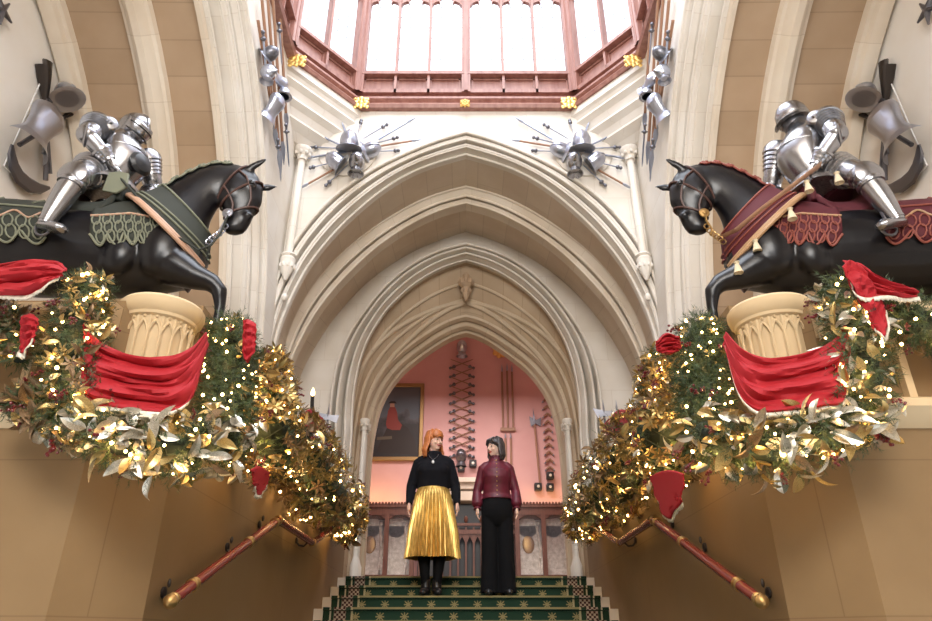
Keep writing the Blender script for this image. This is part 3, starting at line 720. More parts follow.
# display cases
def case(x0, x1, label):
    e = empty('display_case', ((x0+x1)/2, YC, ZF), label, 'display case', 'wooden display cases along the pink wall')
    zt = 2.38; d = .6; yc = YC+d/2-.02
    b = MB(); b.box(((x0+x1)/2, yc, zt+.03), (x1-x0+.12, d+.1, .06)); b.box(((x0+x1)/2, yc, zt-.07), (x1-x0+.04, d+.03, .14))
    k = x0-.04
    while k < x1+.04: b.ell((k, YC-.06, zt+.07), (.026, .026, .034), n=6, m_=4); k += .062
    b.build('cornice', M['wooddark'], e)
    f = MB(); f.box(((x0+x1)/2, yc, ZF+.12), (x1-x0, d, .24)); f.box(((x0+x1)/2, YC, 1.14), (x1-x0, .05, .04))
    n = max(2, round((x1-x0)/.46)); w = (x1-x0)/n
    for i in range(n+1): f.box((x0+i*w, YC, (ZF+zt)/2), (.085 if i % 2 == 0 or True else .05, .08, zt-ZF))
    for i in range(n):
        c = x0+(i+.5)*w
        for sg in (-1, 1):
            pts = [(w/2, zt-.34), (w*.42, zt-.22), (w*.25, zt-.16), (0, zt-.12), (0, zt-.07), (w/2, zt-.07)]
            f.prism([(c+sg*x, YC-.02, z) for x, z in pts], (0, .04, 0))
    f.build('case_frame', M['wooddark'], e)
    b = MB(); b.quad((x0, YC+d, ZF), (x1, YC+d, ZF), (x1, YC+d, zt), (x0, YC+d, zt)); b.build('back_panel', M['plaster'], e)
    g = MB(); g.quad((x0, YC+.01, ZF+.2), (x1, YC+.01, ZF+.2), (x1, YC+.01, zt-.1), (x0, YC+.01, zt-.1)); g.build('glass_front', M['glass'], e)
    return e
case(-3.0, -1.02, 'wooden display case with glass front, left of the woman in the gold skirt')
case(.98, 3.0, 'wooden display case with glass front, right of the woman in black trousers')
def throne(x, label, oval):
    y = YC+.3
    e = empty('carved_chair', (x, y, ZF+.24), label, 'chair', 'pale carved chairs in the display cases')
    b = MB(); b.box((x, y+.16, 1.65), (.40, .05, .9)); b.lathe([(.2, -.025), (.2, .025)], (x, y+.16, 2.08), Matrix.Rotation(PI/2, 3, 'X'), n=20)
    for sg in (-1, 1): b.tube([(x+sg*.2, y+.13, 1.2), (x+sg*.23, y+.1, 1.7), (x+sg*.18, y+.13, 2.1)], .03, 8); b.ell((x+sg*.2, y+.12, 2.15), .045, n=8, m_=6)
    b.build('backrest', M['ivory'], e)
    b = MB(); b.box((x, y, 1.22), (.46, .36, .1)); b.build('seat', M['ivory'], e)
    for sx_ in (-1, 1):
        for sy_ in (-1, 1):
            b = MB(); b.tube([(x+sx_*.19, y+sy_*.14, 1.2), (x+sx_*.22, y+sy_*.16, 1.05), (x+sx_*.18, y+sy_*.14, ZF+.24)], [.04, .03, .035], 8); b.build('leg', M['ivory'], e)
        b = MB(); b.tube([(x+sx_*.21, y+.14, 1.5), (x+sx_*.24, y-.12, 1.48), (x+sx_*.22, y-.15, 1.25)], .025, 8); b.build('arm', M['ivory'], e)
    if oval:
        b = MB(); b.ell((x, y+.125, 1.75), (.12, .02, .17), n=16, m_=8); b.build('oval_medallion', M['brass'], e)
throne(-1.38, 'pale carved chair in the left case beside the gold skirt', False)
throne(-1.88, 'pale carved chair in the left case nearest the doorway jamb', True)
throne(1.22, 'pale carved chair with medallion in the right case beside the black trousers', True)
throne(1.72, 'pale carved chair in the right case nearest the doorway jamb', False)
# chimneypiece-like doorcase with tracery doors
e = empty('tracery_doorcase', (0, YC, ZF), 'dark wooden gothic tracery screen under a cream cornice, between the two women', 'screen')
b = MB(); b.box((0, YW-.25, 2.95), (1.6, .5, .10)); b.box((0, YW-.22, 2.84), (1.5, .42, .12)); b.box((0, YW-.2, 2.66), (1.42, .38, .2)); b.build('cornice', M['rib'], e, bev=.015)
b = MB(); b.box((0, YW-.05, 1.6), (1.9, .06, 1.9)); b.build('opening', M['black'], e)  # black slab, its colour stands in for the darkness inside the opening
b = MB()
for k in range(13):
    x = -.9+k*.15; b.box((x, YC+.25, 1.35), (.035, .05, 1.4))
    if k < 12:
        for sg in (-1, 1): b.prism([(x+.075+sg*q, YC+.235, z) for q, z in ((.075, 1.62), (.05, 1.78), (0, 1.88), (0, 1.93), (.075, 1.93))], (0, .03, 0))
for z, h in ((ZF+.06, .12), (1.12, .05), (1.96, .08), (2.1, .05)): b.box((0, YC+.25, z), (1.9, .08, h))
for k in range(7): b.ell((-.9+k*.3, YC+.25, 2.2), (.04, .04, .07), n=8, m_=6)
b.build('tracery', M['wooddark'], e)

# ------------------------------------------------------------------ arms on the far wall
for s in (-1, 1):
    sd = 'left' if s < 0 else 'right'
    def wpt(cx_, cy_, y=YF-.06):
        x, yy = 290+cx_/6.657, 110+cy_/6.657
        if s > 0: x = 931-x
        return PY(x, yy, y)
    mb = MB(); c = wpt(385, 290, YF-.005); mb.lathe([(.34, 0), (.34, .02), (.32, .03), (0, .03)], c, ax=(0, -1, 0), n=40)
    thing(mb, 'round_board', M['stone'], 'round white board behind the %s fan of arms on the far wall' % sd, 'board', 'white boards behind the arms')
    L = [((590, 195), (845, 45), 0, 'b', 'long bright blade pointing up towards the arch top'), ((480, 195), (645, 98), 1, 'b', 'short sword with its hilt up near the long blade'), ((600, 240), (880, 195), 0, 'w', 'red brown pole pointing at the arch top'),
         ((560, 225), (715, 183), 1, 'b', 'small sword just above the red brown pole'), ((590, 275), (722, 270), 1, 'b', 'small sword just below the red brown pole'), ((450, 160), (475, 70), 1, 'b', 'upright sword leaning inwards above the helmets'),
         ((375, 160), (345, 78), 0, 'b', 'upright blade leaning outwards above the helmets'), ((340, 235), (215, 178), 0, 'b', 'blade pointing up at the corner shaft'), ((345, 255), (140, 247), 1, 'b', 'level sword with its hilt at the corner capital'),
         ((375, 278), (80, 325), 0, 'b', 'long blade pointing just below the corner capital'), ((260, 355), (135, 385), 1, 'b', 'short sword below the corner capital'), ((310, 385), (55, 528), 0, 'w', 'brown pole pointing down at the corner shaft'), ((390, 360), (238, 502), 1, 'b', 'sword pointing down beside the brown pole')]
    for i, (a_, b_, h_, mm, tx) in enumerate(L):
        y_ = YF-.05-.008*(i % 4)
        A_, B_ = wpt(*a_, y_), wpt(*b_, y_)
        if h_: A_, B_ = B_, A_
        rodthing('sword' if mm == 'b' else 'spear', A_, B_, '%s, in the %s fan of arms' % (tx, sd), 'sword' if mm == 'b' else 'spear', 'arms fanned out on the %s of the far wall' % sd, r=.013, hilt=bool(h_), m='blade' if mm == 'b' else 'shaftwood', tip=.25)
    g_ = 'helmets in the %s fan of arms on the far wall' % sd
    helmet(wpt(395, 205, YF-.17), .95, 'top helmet of the %s fan of arms' % sd, Matrix.Rotation(R(18), 3, 'X'), 0, g_)
    helmet(wpt(545, 262, YF-.11), .80, 'steel helmet nearest the arch in the %s fan of arms' % sd, Matrix.Rotation(R(-s*75), 3, 'Y') @ Matrix.Rotation(R(15), 3, 'X'), 0, g_)
    helmet(wpt(300, 335, YF-.15), .86, 'steel helmet nearest the corner shaft in the %s fan of arms' % sd, Matrix.Rotation(R(s*60), 3, 'Y') @ Matrix.Rotation(R(20), 3, 'X'), 0, g_)
    helmet(wpt(445, 345, YF-.17), .88, 'round visored helmet at the bottom of the %s fan of arms' % sd, None, 1, g_, m='armour')
    # arms hung upright on the pier
    def sp(x, y, d=.05): return PX(x if s < 0 else 931-x, y, s*(XW-d))
    S = [((262, 0), (277, 150)), ((268, 0), (281, 176)), ((273, 0), (284, 165)), ((280, 15), (287, 130)), ((258, 20), (274, 122))]
    for i, (a_, b_) in enumerate(S):
        rodthing('spear', sp(*a_), sp(*b_), 'upright spear, %s, on the %s pier' % (['second from the horse', 'middle and longest', 'second from the far wall', 'nearest the far wall', 'nearest the horse'][i], sd), 'spear', 'upright spears on the %s pier' % sd, r=.016, m='shaftwood', tip=.15)
    for i, (x, y) in enumerate(((263, 32), (279, 24), (278, 140), (286, 125))):
        rodthing('sword', sp(x, y, .08), sp(x+3, y+42, .08), 'short sword %s, on the %s pier' % (['high on the horse side', 'high on the wall side', 'below the helmets, longest way down', 'below the helmets, beside the far wall'][i], sd), 'sword', 'short swords on the %s pier' % sd, r=.012, hilt=True)
    ry = Matrix.Rotation(R(s*-70), 3, 'Z')
    g_ = 'helmets and plates on the %s pier' % sd
    helmet(sp(271, 53, .12), .6, 'topmost helmet on the %s pier' % sd, ry @ Matrix.Rotation(R(60), 3, 'X'), 0, g_, m='steeld')
    helmet(sp(268, 72, .12), .6, 'second helmet from the top on the %s pier' % sd, ry, 1, g_)
    helmet(sp(280, 82, .07), .55, 'steel plate beside the helmets on the %s pier' % sd, ry @ Matrix.Rotation(R(80), 3, 'Y'), 2, g_, name='armour_plate')
    helmet(sp(284, 93, .12), .5, 'steel helmet nearest the far wall on the %s pier' % sd, ry, 0, g_, m='steel')
    helmet(sp(274, 106, .09), .68, 'lowest open breastplate on the %s pier' % sd, ry @ Matrix.Rotation(R(25), 3, 'X'), 2, g_, name='armour_plate')
    # arms on the end wall of the bay
    def ep(cx_, cy_, d=.08):
        x, y = cx_/3.108, cy_/3.108
        return PX(x if s < 0 else 931-x, y, s*(XE-d))
    g_ = 'arms hung on the %s bay wall' % sd
    def musket(a_, b_, label):
        a_, b_ = Vector(a_), Vector(b_); d_ = (b_-a_).normalized(); L_ = (b_-a_).length
        e = empty('musket', a_, label, 'musket', g_)
        b = MB(); b.tube([a_, a_+d_*L_*.12, a_+d_*L_*.3, a_+d_*L_*.42], [.06, .05, .022, .018], 8, flat=.45); b.build('stock', M['iron'], e)
        b = MB(); b.tube([a_+d_*L_*.35, b_], .02, 8); b.build('barrel', M['steeld'], e)
        b = MB(); b.box(a_+d_*L_*.36, (.05, .05, .09)); b.build('lock', M['steeld'], e)
    musket(ep(148, 190, .06), ep(142, 560, .06), 'long dark gun with its butt up, behind the breastplate on the %s bay wall' % sd)
    musket(ep(128, 200, .05), ep(155, 540, .05), 'slim dark gun beside the long one on the %s bay wall' % sd)
    musket(ep(243, 338, .07), ep(60, 450, .07), 'slanting gun with its butt towards the vault on the %s bay wall' % sd)
    ry = Matrix.Rotation(R(s*-80), 3, 'Z')
    e = helmet(ep(205, 290, .14), .8, 'plain helmet above the breastplate on the %s bay wall' % sd, ry @ Matrix.Rotation(R(-25), 3, 'X'), 0, g_)
    e = helmet(ep(130, 385, .16), 1.05, 'steel breastplate with flared skirt on the %s bay wall' % sd, ry @ Matrix.Rotation(R(s*-12), 3, 'Y'), 2, g_, name='armour_plate')
    mb = MB(); arc = [ep(x, y, .05) for x, y in ((38, 450), (36, 480), (42, 515), (60, 550), (90, 575), (125, 587), (155, 584))]
    mb.tube(arc, [.02, .05, .065, .07, .065, .045, .012], 8, flat=.35); thing(mb, 'crescent_blade', M['steeld'], 'curved dark crescent blade at the foot of the arms on the %s bay wall' % sd, 'blade', g_)
    mb = MB(); mb.tube([ep(130, 245, .03), ep(12, 515, .03), ep(100, 605, .03)], .006, 6); thing(mb, 'hanging_cord', M['white'], 'thin pale cord in a wide V beside the arms on the %s bay wall' % sd, 'cord', g_)
    mb = MB(); c = PX(2 if s < 0 else 927, 10, s*(XE-.06))
    for q in range(5):
        a = q*2*PI/5; mb.tube([c, c+Vector((0, .12*math.cos(a), .12*math.sin(a)))], [.03, .008], 6)
    thing(mb, 'star_blade', M['steeld'], 'dark star shaped weapon at the top %s corner of the picture' % sd, 'weapon')
# ------------------------------------------------------------------ horses and riders
M['horse'] = mat('black_lacquered_horse', (.005, .0045, .006), .30, Specular_IOR_Level=.42)
M['olive'] = mat('olive_barding', (.030, .034, .026), .8); M['olivetrim'] = mat('pale_olive_braid', (.19, .20, .14), .7)
M['maroon'] = mat('maroon_barding', (.085, .008, .015), .75); M['maroontrim'] = mat('red_gold_braid', (.24, .06, .04), .6)
M['copper'] = mat('copper_braid', (.50, .30, .20), .5); M['goldbraid'] = mat('gold_braid', (.45, .27, .14), .5)
M['tassel'] = mat('cream_tassel', (.65, .55, .38), .8); M['leather'] = mat('brown_leather', (.07, .03, .022), .45)
M['eye'] = mat('glass_eye', (.01, .01, .01), .1)
def horse(s):
    sd = 'left' if s < 0 else 'right'
    def W(px, py, dy=0.0):
        p = PY(px, py, 3.95-(230-px)*.0010); p = Vector((p.x, p.y+dy, p.z))
        return p if s < 0 else Vector((-p.x, p.y, p.z))
    root = empty('horse_statue', (s*2.4, 4.0, 1.5), 'black horse statue in %s, standing on the %s plinth' % ('olive green barding' if s < 0 else 'maroon velvet barding', sd), 'horse')
    trunk = [(-80, 226, 258, .08), (-72, 214, 272, .19), (-50, 207, 285, .26), (-20, 206, 291, .285), (30, 208, 294, .28), (75, 212, 295, .28), (115, 212, 295, .27), (148, 207, 293, .25), (176, 212, 289, .21), (196, 226, 281, .15), (206, 240, 268, .07)]
    def tring(i, sc=1.0, n=24, a0=0, a1=2*PI, closed=True):
        i = max(0, min(len(trunk)-1.001, i)); k = int(i); f = i-k
        x, t, b, w_ = [trunk[k][q]*(1-f)+trunk[k+1][q]*f for q in range(4)]
        T, B = W(x, t), W(x, b); c = (T+B)/2; h = (T-B)/2*sc
        return lambda a: c+h*math.cos(a)+Vector((0, -1, 0))*w_*sc*math.sin(a)
    def two(A, B, w_, sc=1.0):
        T, B = W(*A), W(*B); c = (T+B)/2; h = (T-B)/2*sc
        return lambda a: c+h*math.cos(a)+Vector((0, -1, 0))*w_*sc*math.sin(a)
    neck = [((132, 207), (186, 292), .22), ((150, 200), (198, 275), .19), ((166, 191), (204, 255), .155), ((184, 179), (205, 236), .125), ((201, 170), (209, 220), .105), ((218, 165), (216, 207), .092), ((234, 166), (224, 202), .088)]
    head = [((236, 165), (219, 199), .080), ((249, 169), (219, 203), .092), ((259, 177), (220, 206), .094), ((263, 190), (223, 210), .086), ((262, 203), (226, 214), .070), ((256, 211), (225, 220), .058), ((252, 219), (223, 226), .060), ((248, 227), (223, 231), .056), ((243, 233), (228, 234), .036)]
    A = [q*2*PI/24 for q in range(24)]
    mb = MB()
    mb.loft([[tring(i)(a) for a in A] for i in range(len(trunk))])
    mb.loft([[two(*r)(a) for a in A] for r in neck]); mb.loft([[two(*r)(a) for a in A] for r in head])
    # ears
    for (b, t, dy) in (((249, 174), (272, 163), -.05), ((258, 184), (277, 181), .05)):
        b, t = W(*b, dy), W(*t, dy*1.3); m_ = b.lerp(t, .45)
        mb.tube([b.lerp(t, -.2), b, m_, b.lerp(t, .8), t], [.02, .032, .034, .02, .004], 10, flat=.55, up=(0, 1, 0))
    # cheek, nostril, eye ridge
    mb.ell(W(234, 196, -.05), (.09, .05, .10)); mb.ell(W(249, 219, -.035), (.04, .035, .035)); mb.ell(W(254, 190, -.075), (.04, .02, .03))
    # raised fore leg
    mb.tube([W(170, 268, -.08), W(186, 278, -.12), W(204, 288, -.14), W(220, 294, -.15), W(227, 302, -.15), W(227, 318, -.14), W(222, 338, -.13), W(219, 350, -.12)], [.15, .125, .085, .062, .052, .034, .030, .034], 12)
    mb.tube([W(220, 346, -.125), W(218, 356, -.12), W(221, 363, -.12)], [.034, .05, .052], 12)
    def leg(px, dy, pts):
        p = W(px, 285, dy); P_ = [Vector((p.x-s*dx, p.y, z)) for dx, z, r in pts]; mb.tube(P_, [r for _, _, r in pts], 12)
    leg(140, .12, [(0, 2.35, .13), (.02, 2.15, .10), (.02, 1.98, .065), (.03, 1.88, .055), (.02, 1.72, .034), (.03, 1.62, .036), (.05, 1.56, .045), (.07, 1.512, .055)])
    for dy, dx in ((-.14, 0), (.14, .16)):
        leg(-42, dy, [(.03+dx, 2.45, .19), (.08+dx, 2.2, .15), (.03+dx, 2.02, .09), (-.09+dx, 1.88, .055), (-.08+dx, 1.76, .038), (-.06+dx, 1.62, .036), (-.03+dx, 1.56, .045), (0+dx, 1.512, .055)])
    # shoulder and haunch muscle
    mb.ell(W(168, 262, -.17), (.14, .09, .19)); mb.ell(W(132, 270, -.19), (.11, .08, .14)); mb.ell(W(-45, 245, -.18), (.2, .1, .22))
    body = mb.build('body', M['horse'], root); remesh(body, .016, 5)
    t = MB(); t.tube([W(-76, 226), W(-83, 240), W(-84, 275), W(-83, 310), W(-82, 335)], [.03, .045, .055, .05, .01], 10); t.build('tail', M['horse'], root)
    e = MB(); e.ell(W(255, 190, -.092), (.018, .010, .014), n=10, m_=8); e.build('eye', M['eye'], root)
    cl, tr, br = (M['olive'], M['olivetrim'], M['copper']) if s < 0 else (M['maroon'], M['maroontrim'], M['goldbraid'])
    def shell(ringf, us, hem, sc, name, m, a_start=0.0, both=True, nseg=10):
        mb = MB()
        for sg in ((1, -1) if both else (1,)):
            rows = []
            for u in us:
                f = ringf(u, sc); ae = hem(u); rows.append([f(sg*(a_start+(ae-a_start)*q/nseg)) for q in range(nseg+1)])
            mb.loft(rows, closed=False)
        o = mb.build(name, m, root); md = o.modifiers.new('s', 'SOLIDIFY'); md.thickness = .008; return o
    def hemtube(ringf, us, hem, sc, name, m, r=.007, parent=None):
        mb = MB(); pts = [ringf(u, sc)(hem(u)) for u in us]; mb.tube(pts, r, 6); return mb.build(name, m, parent or root)
    def rng(a, b, n): return [a+(b-a)*i/(n-1) for i in range(n)]
    tf = lambda u, sc: tring(u, sc)
    def nring(u, sc):
        u = max(0, min(len(neck)-1.001, u)); k = int(u); f = u-k
        a, b = neck[k], neck[k+1]; L = lambda p, q: (p[0]*(1-f)+q[0]*f, p[1]*(1-f)+q[1]*f)
        return two(L(a[0], b[0]), L(a[1], b[1]), a[2]*(1-f)+b[2]*f, sc)
    # rump cloth with pierced hem
    hemR = lambda u: R(94)+R(16)*abs(math.sin(u*PI*1.6))
    o = shell(tf, rng(.6, 4.9, 50), hemR, 1.045, 'rump_cloth', cl)
    for du, r in ((0, .008),):
        hemtube(tf, rng(.6, 4.9, 80), hemR, 1.06, 'hem_braid', tr, r, o)
    for k, (f0, amp) in enumerate(((74, 5), (60, 0))): hemtube(tf, rng(.6, 4.9, 60), lambda u: R(f0)+R(amp)*math.sin(u*PI*3.2), 1.06, 'braid', tr if k else br, .007, o)
    mbx = MB()
    for k in range(15):   # interlaced loops on the hem
        u0 = .75+k*.28
        for j in range(2):
            c = u0+.07*j
            mbx.tube([tring(c+.11*math.cos(q*PI/5), 1.065)(R(84+13*j)+R(8)*math.sin(q*PI/5)) for q in range(11)], .0055, 5)
    mbx.build('loop_braid', tr, o)
    for k in range(5):
        mbx = MB(); u0 = 1.0+k*.85; mbx.tube([tring(u0, 1.06)(0), tring(u0+.15, 1.06)(R(25)), tring(u0+.1, 1.06)(R(50))], .008, 5); mbx.build('strap_braid', tr, o)
    # shoulder cloth
    hemS = lambda u: R(96)+R(14)*abs(math.sin(u*PI*2.2))
    o = shell(tf, rng(5.9, 9.2, 44), hemS, 1.05, 'shoulder_cloth', cl)
    hemtube(tf, rng(5.9, 9.2, 70), hemS, 1.065, 'hem_braid', tr, .008, o)
    hemtube(tf, rng(5.9, 9.2, 50), lambda u: R(72), 1.065, 'braid', br, .008, o)
    mbx = MB()
    for k in range(11):
        u0 = 6.05+k*.29
        for j in range(3):
            c = u0+.06*j
            mbx.tube([tring(c+.11*math.cos(q*PI/5), 1.07)(R(78+11*j)+R(7.5)*math.sin(q*PI/5)) for q in range(11)], .0055, 5)
    mbx.build('loop_braid', tr, o)
    # collar round the base of the neck with broad braid
    cr = [((133, 204), (203, 270), .285), ((141, 201), (207, 256), .255), ((152, 197), (209, 243), .215), ((166, 189), (211, 234), .175)]
    def cring(u, sc):
        k = min(2, int(u)); f = u-k; a, b = cr[k], cr[k+1]; L = lambda p, q: (p[0]*(1-f)+q[0]*f, p[1]*(1-f)+q[1]*f)
        return two(L(a[0], b[0]), L(a[1], b[1]), a[2]*(1-f)+b[2]*f, sc)
    o = shell(cring, rng(0, 3, 12), lambda u: R(179), 1.0, 'neck_collar', cl, nseg=24)
    mbx = MB()
    for du in (0, .18): mbx.tube([cring(du, 1.02)(R(a)) for a in range(-175, 176, 10)], .016, 8)
    mbx.build('broad_braid', br, o)
    mbx = MB()
    for u in (.9, 1.3, 2.9): mbx.tube([cring(u, 1.02)(R(a)) for a in range(-175, 176, 10)], .007, 6)
    mbx.build('braid', tr, o)
    # mane cover along the crest
    o = shell(nring, rng(1.6, 6, 40), lambda u: R(26)+R(12)*abs(math.sin(u*PI*1.5)), 1.06, 'mane_cover', cl, nseg=6)
    hemtube(nring, rng(1.6, 6, 60), lambda u: R(26)+R(12)*abs(math.sin(u*PI*1.5)), 1.08, 'hem_braid', tr, .008, o)
    for k in range(6):
        u0 = 1.9+k*.75; mbx = MB()
        for q in range(4): mbx.ell(nring(u0+.12*math.cos(q*PI/2), 1.09)(R(18)+R(8)*math.sin(q*PI/2)), .014, n=8, m_=5)
        mbx.build('flower_stud', tr, o)
    # bridle
    b = MB()
    def hring(u, sc):
        u = max(0, min(len(head)-1.001, u)); k = int(u); f = u-k; a, b_ = head[k], head[k+1]
        L = lambda p, q: (p[0]*(1-f)+q[0]*f, p[1]*(1-f)+q[1]*f)
        return two(L(a[0], b_[0]), L(a[1], b_[1]), a[2]*(1-f)+b_[2]*f, sc)
    for u in (1.0, 2.6, 4.8): b.tube([hring(u, 1.05)(R(a)) for a in range(0, 361, 15)], .009, 6, flat=1.0)
    for a in (60, 115): b.tube([hring(1+3.8*q/8, 1.05)(R(a)) for q in range(9)], .008, 6)
    b.build('bridle', M['leather'], root)
    b = MB(); c = W(231, 219, -.075)
    b.lathe([(.035, -.006), (.038, 0), (.035, .006), (.018, .008), (.012, .014), (0.001, .016)], c, ax=(0, -1, 0), n=16)
    b.tube([c+Vector((0, -.01, -.02)), c+Vector((-s*.0, -.01, -.07)), c+Vector((s*.03, 0, -.13)), c+Vector((s*.02, 0, -.18))], .008, 6)
    for q in range(6):
        p = W(228-3*q, 232+3.2*q, -.07); b.tube([p+Vector((.022*math.cos(x*PI/4), .012*math.sin(q), .022*math.sin(x*PI/4))) for x in range(9)], .005, 5)
    b.build('bit_and_chain', M['brass'] if s > 0 else M['steel'], root)
    # reins
    b = MB()
    if s < 0: b.tube([W(231, 222, -.08), W(226, 240, -.1), W(218, 256, -.14), W(208, 264, -.18), W(180, 250, -.26), W(150, 215, -.26), W(130, 192, -.2)], [.008]*4+[.01]*3, 6)
    else: b.tube([W(214, 244, -.1), W(206, 246, -.2), W(190, 236, -.30), W(160, 215, -.34), W(132, 192, -.30)], [.028]*5, 8, flat=.25)
    b.build('reins', M['olive'] if s < 0 else M['copper'], root)
    # saddle
    sd_ = MB(); rows = []
    for q in range(13):
        x = 74+q*4.9; up = 14*max(0, (abs(q-6)/6)**3)
        T = W(x, 210-up); w_ = .24-.05*(q == 0 or q == 12)
        rows.append([Vector((T.x, T.y+w_*math.sin(a), T.z-.20*(1-math.cos(a))*1.1+.01)) for a in [R(-85+17*k) for k in range(11)]])
    sd_.loft(rows, closed=False); o = sd_.build('saddle', cl, root); md = o.modifiers.new('s', 'SOLIDIFY'); md.thickness = .03
    for (x, y, h, m_) in ((78, 192, .15, 'leather'), (134, 200, .13, 'olive' if s < 0 else 'maroon')):
        b = MB(); c = W(x, y+6); b.prism([c+Vector((0, yy, zz)) for yy, zz in ((-.18, -.07), (-.19, .02), (-.12, h*.8), (0, h), (.12, h*.8), (.19, .02), (.18, -.07))], (s*.04, 0, .0)); b.build('saddle_bow', M[m_], root, bev=.01)
    b = MB(); b.tube([W(86, 212, -.26), W(80, 232, -.31), W(74, 252, -.34)], .012, 6, flat=.5); b.tube([W(74, 252, -.34)+Vector((s*.05*math.cos(a), 0, .06*math.sin(a)-.03)) for a in [q*PI/6 for q in range(13)]], .009, 6); b.build('stirrup', M['steeld'], root)
    if s > 0:
        for (x, y) in ((147, 214), (163, 240), (190, 262), (119, 206), (208, 283)):
            b = MB(); p = W(x, y, -.34 if x < 180 else -.24); b.lathe([(.004, .03), (.02, .02), (.012, .005), (.03, -.06), (.026, -.062), (.004, -.05)], p, n=12); b.build('tassel', M['tassel'], root)
    return W
def rider(s, W):
    sd = 'left' if s < 0 else 'right'
    root = empty('suit_of_armour', W(100, 205), 'silver suit of armour with closed visor leaning over the left horse' if s < 0 else 'silver suit of armour with rounded open helmet riding the right horse', 'armour')
    K = dict(head=(134, 128), neck=(126, 140), sh=(109, 142), sh2=(138, 146), elb=(108, 163), hand=(124, 181), hip=(101, 181), waist=(116, 181), chest=(127, 161), knee=(100, 206), ank=(74, 250)) if s < 0 else \
        dict(head=(140, 117), neck=(133, 131), sh=(116, 136), sh2=(146, 138), elb=(115, 162), hand=(131, 186), hip=(104, 181), waist=(122, 180), chest=(134, 154), knee=(91, 206), ank=(64, 247))
    P = {k: W(*v) for k, v in K.items()}
    mA = M['armour'] if s > 0 else M['armour']
    def limb(name, a, b, ra, rb, bands=0, bulge=1.12, m=None, flat=1.0, parent=None, mm=None):
        mb = MB(); n = 13; pts = [a.lerp(b, q/(n-1)) for q in range(n)]; rad = []
        for q in range(n):
            t = q/(n-1); r = (ra*(1-t)+rb*t)*(1+(bulge-1)*math.sin(PI*t))
            if bands: r *= 1+.05*(((t*bands) % 1)-.5)
            rad.append(r)
        mb.tube(pts, rad, 16, flat=flat)
        for q in (0, n-1): mb.tube([pts[q]+(pts[1]-pts[0]).normalized()*d for d in (-.008, .008)], rad[q]*1.1, 16)
        return mb.build(name, m or mA, parent or root)
    Y = lambda p, d: p+Vector((0, d, 0))
    # torso
    axis = (P['neck']-P['waist']).normalized()
    fwd = Vector((-s, 0, 0)); fwd = (fwd-axis*fwd.dot(axis)).normalized(); lat = axis.cross(fwd)
    L = (P['neck']-P['waist']).length; c0 = P['waist']
    def tor(name, prof, m, half=None, a0=0, a1=360):
        mb = MB(); rings = []
        n = 28
        for t, w_, f_, b_ in prof:
            rr = []
            for q in range(n):
                a = 2*PI*q/n; x = math.cos(a); rr.append(c0+axis*L*t+fwd*(x*(f_ if x > 0 else b_))+lat*math.sin(a)*w_)
            rings.append(rr)
        mb.loft(rings); return mb.build(name, m, root)
    tor('breastplate', [(-.04, .13, .10, .09), (.0, .14, .11, .10), (.15, .15, .15, .11), (.35, .17, .19, .12), (.55, .18, .19, .13), (.75, .18, .15, .13), (.88, .15, .10, .11), (.97, .08, .07, .07), (1.02, .07, .06, .06)], mA)
    tor('waist_lames', [(-.30, .22, .17, .19), (-.22, .21, .17, .18), (-.21, .195, .155, .17), (-.12, .18, .14, .14), (-.11, .165, .13, .13), (-.02, .145, .115, .11), (0, .14, .11, .10)], M['armourb'])
    mb = MB()
    for t in (.3, .55): mb.tube([c0+axis*L*t+fwd*math.cos(a)*(.195 if t > .3 else .175)+lat*math.sin(a)*(.178 if t > .3 else .16) for a in [R(x) for x in range(-80, 81, 10)]], .003, 5)
    mb.build('engraved_bands', M['armourb'], root)
    # arms
    for nm, shk, dy, near in (('near', 'sh', -.22, True), ('far', 'sh2', .18, False)):
        S = Y(P[shk], dy*.75); E_ = Y(P['elb'] if near else W(K['elb'][0]+32, K['elb'][1]+6), dy*1.35); H = Y(P['hand'] if near else W(K['hand'][0]+14, K['hand'][1]+2), dy*.9)
        mb = MB()
        for k in range(5):
            c = S.lerp(E_, .02+.11*k); r = .105-.006*k
            mb.lathe([(r*.2, .07), (r*.75, .055), (r, .015), (r*1.04, -.03), (r*.98, -.032)] if k == 0 else [(r*.9, .02), (r, 0), (r*1.03, -.03), (r*.95, -.03)], c, ax=(S-E_), n=20)
        mb.build('pauldron', mA, root)
        if near:
            mb = MB(); mb.lathe([(.045, -.012), (.06, 0), (.05, .012), (.02, .016), (.01, .03)], S+Vector((-s*.10, -.03, .0)), ax=Vector((-s*.6, -.8, 0)), n=16); mb.build('besagew', mA, root)
        limb('upper_arm_plate', S.lerp(E_, .35), E_, .07, .06, 4)
        mb = MB(); mb.ell(E_, (.068, .068, .068)); mb.lathe([(.085, -.005), (.09, 0), (.06, .02), (.02, .03)], E_, ax=Vector((s*.4, dy, 0)), n=18); mb.build('elbow_cop', mA, root)
        limb('forearm_plate', E_, E_.lerp(H, .72), .058, .045, 0)
        g = limb('gauntlet_cuff', E_.lerp(H, .6), E_.lerp(H, .9), .072, .045, 3, 1.0)
        d = (H-E_).normalized(); u = d.cross(Vector((0, 1, 0))).normalized()
        mb = MB(); hp = E_.lerp(H, .95); mb.tube([hp-d*.02, hp+d*.04, hp+d*.07], [.04, .045, .036], 12, flat=.7)
        mb.build('gauntlet_hand', M['armourb'], g)
        for k in range(4):
            mb = MB(); o = u*0+Vector((0, (k-1.5)*.021, 0)); f0 = hp+d*.06+o
            mb.tube([f0, f0+d*.035+fwd*.012, f0+d*.045-u*.0+Vector((0, 0, -.03)), f0+d*.02+Vector((0, 0, -.045))], [.012, .012, .011, .009], 8); mb.build('finger_plates', mA, g)
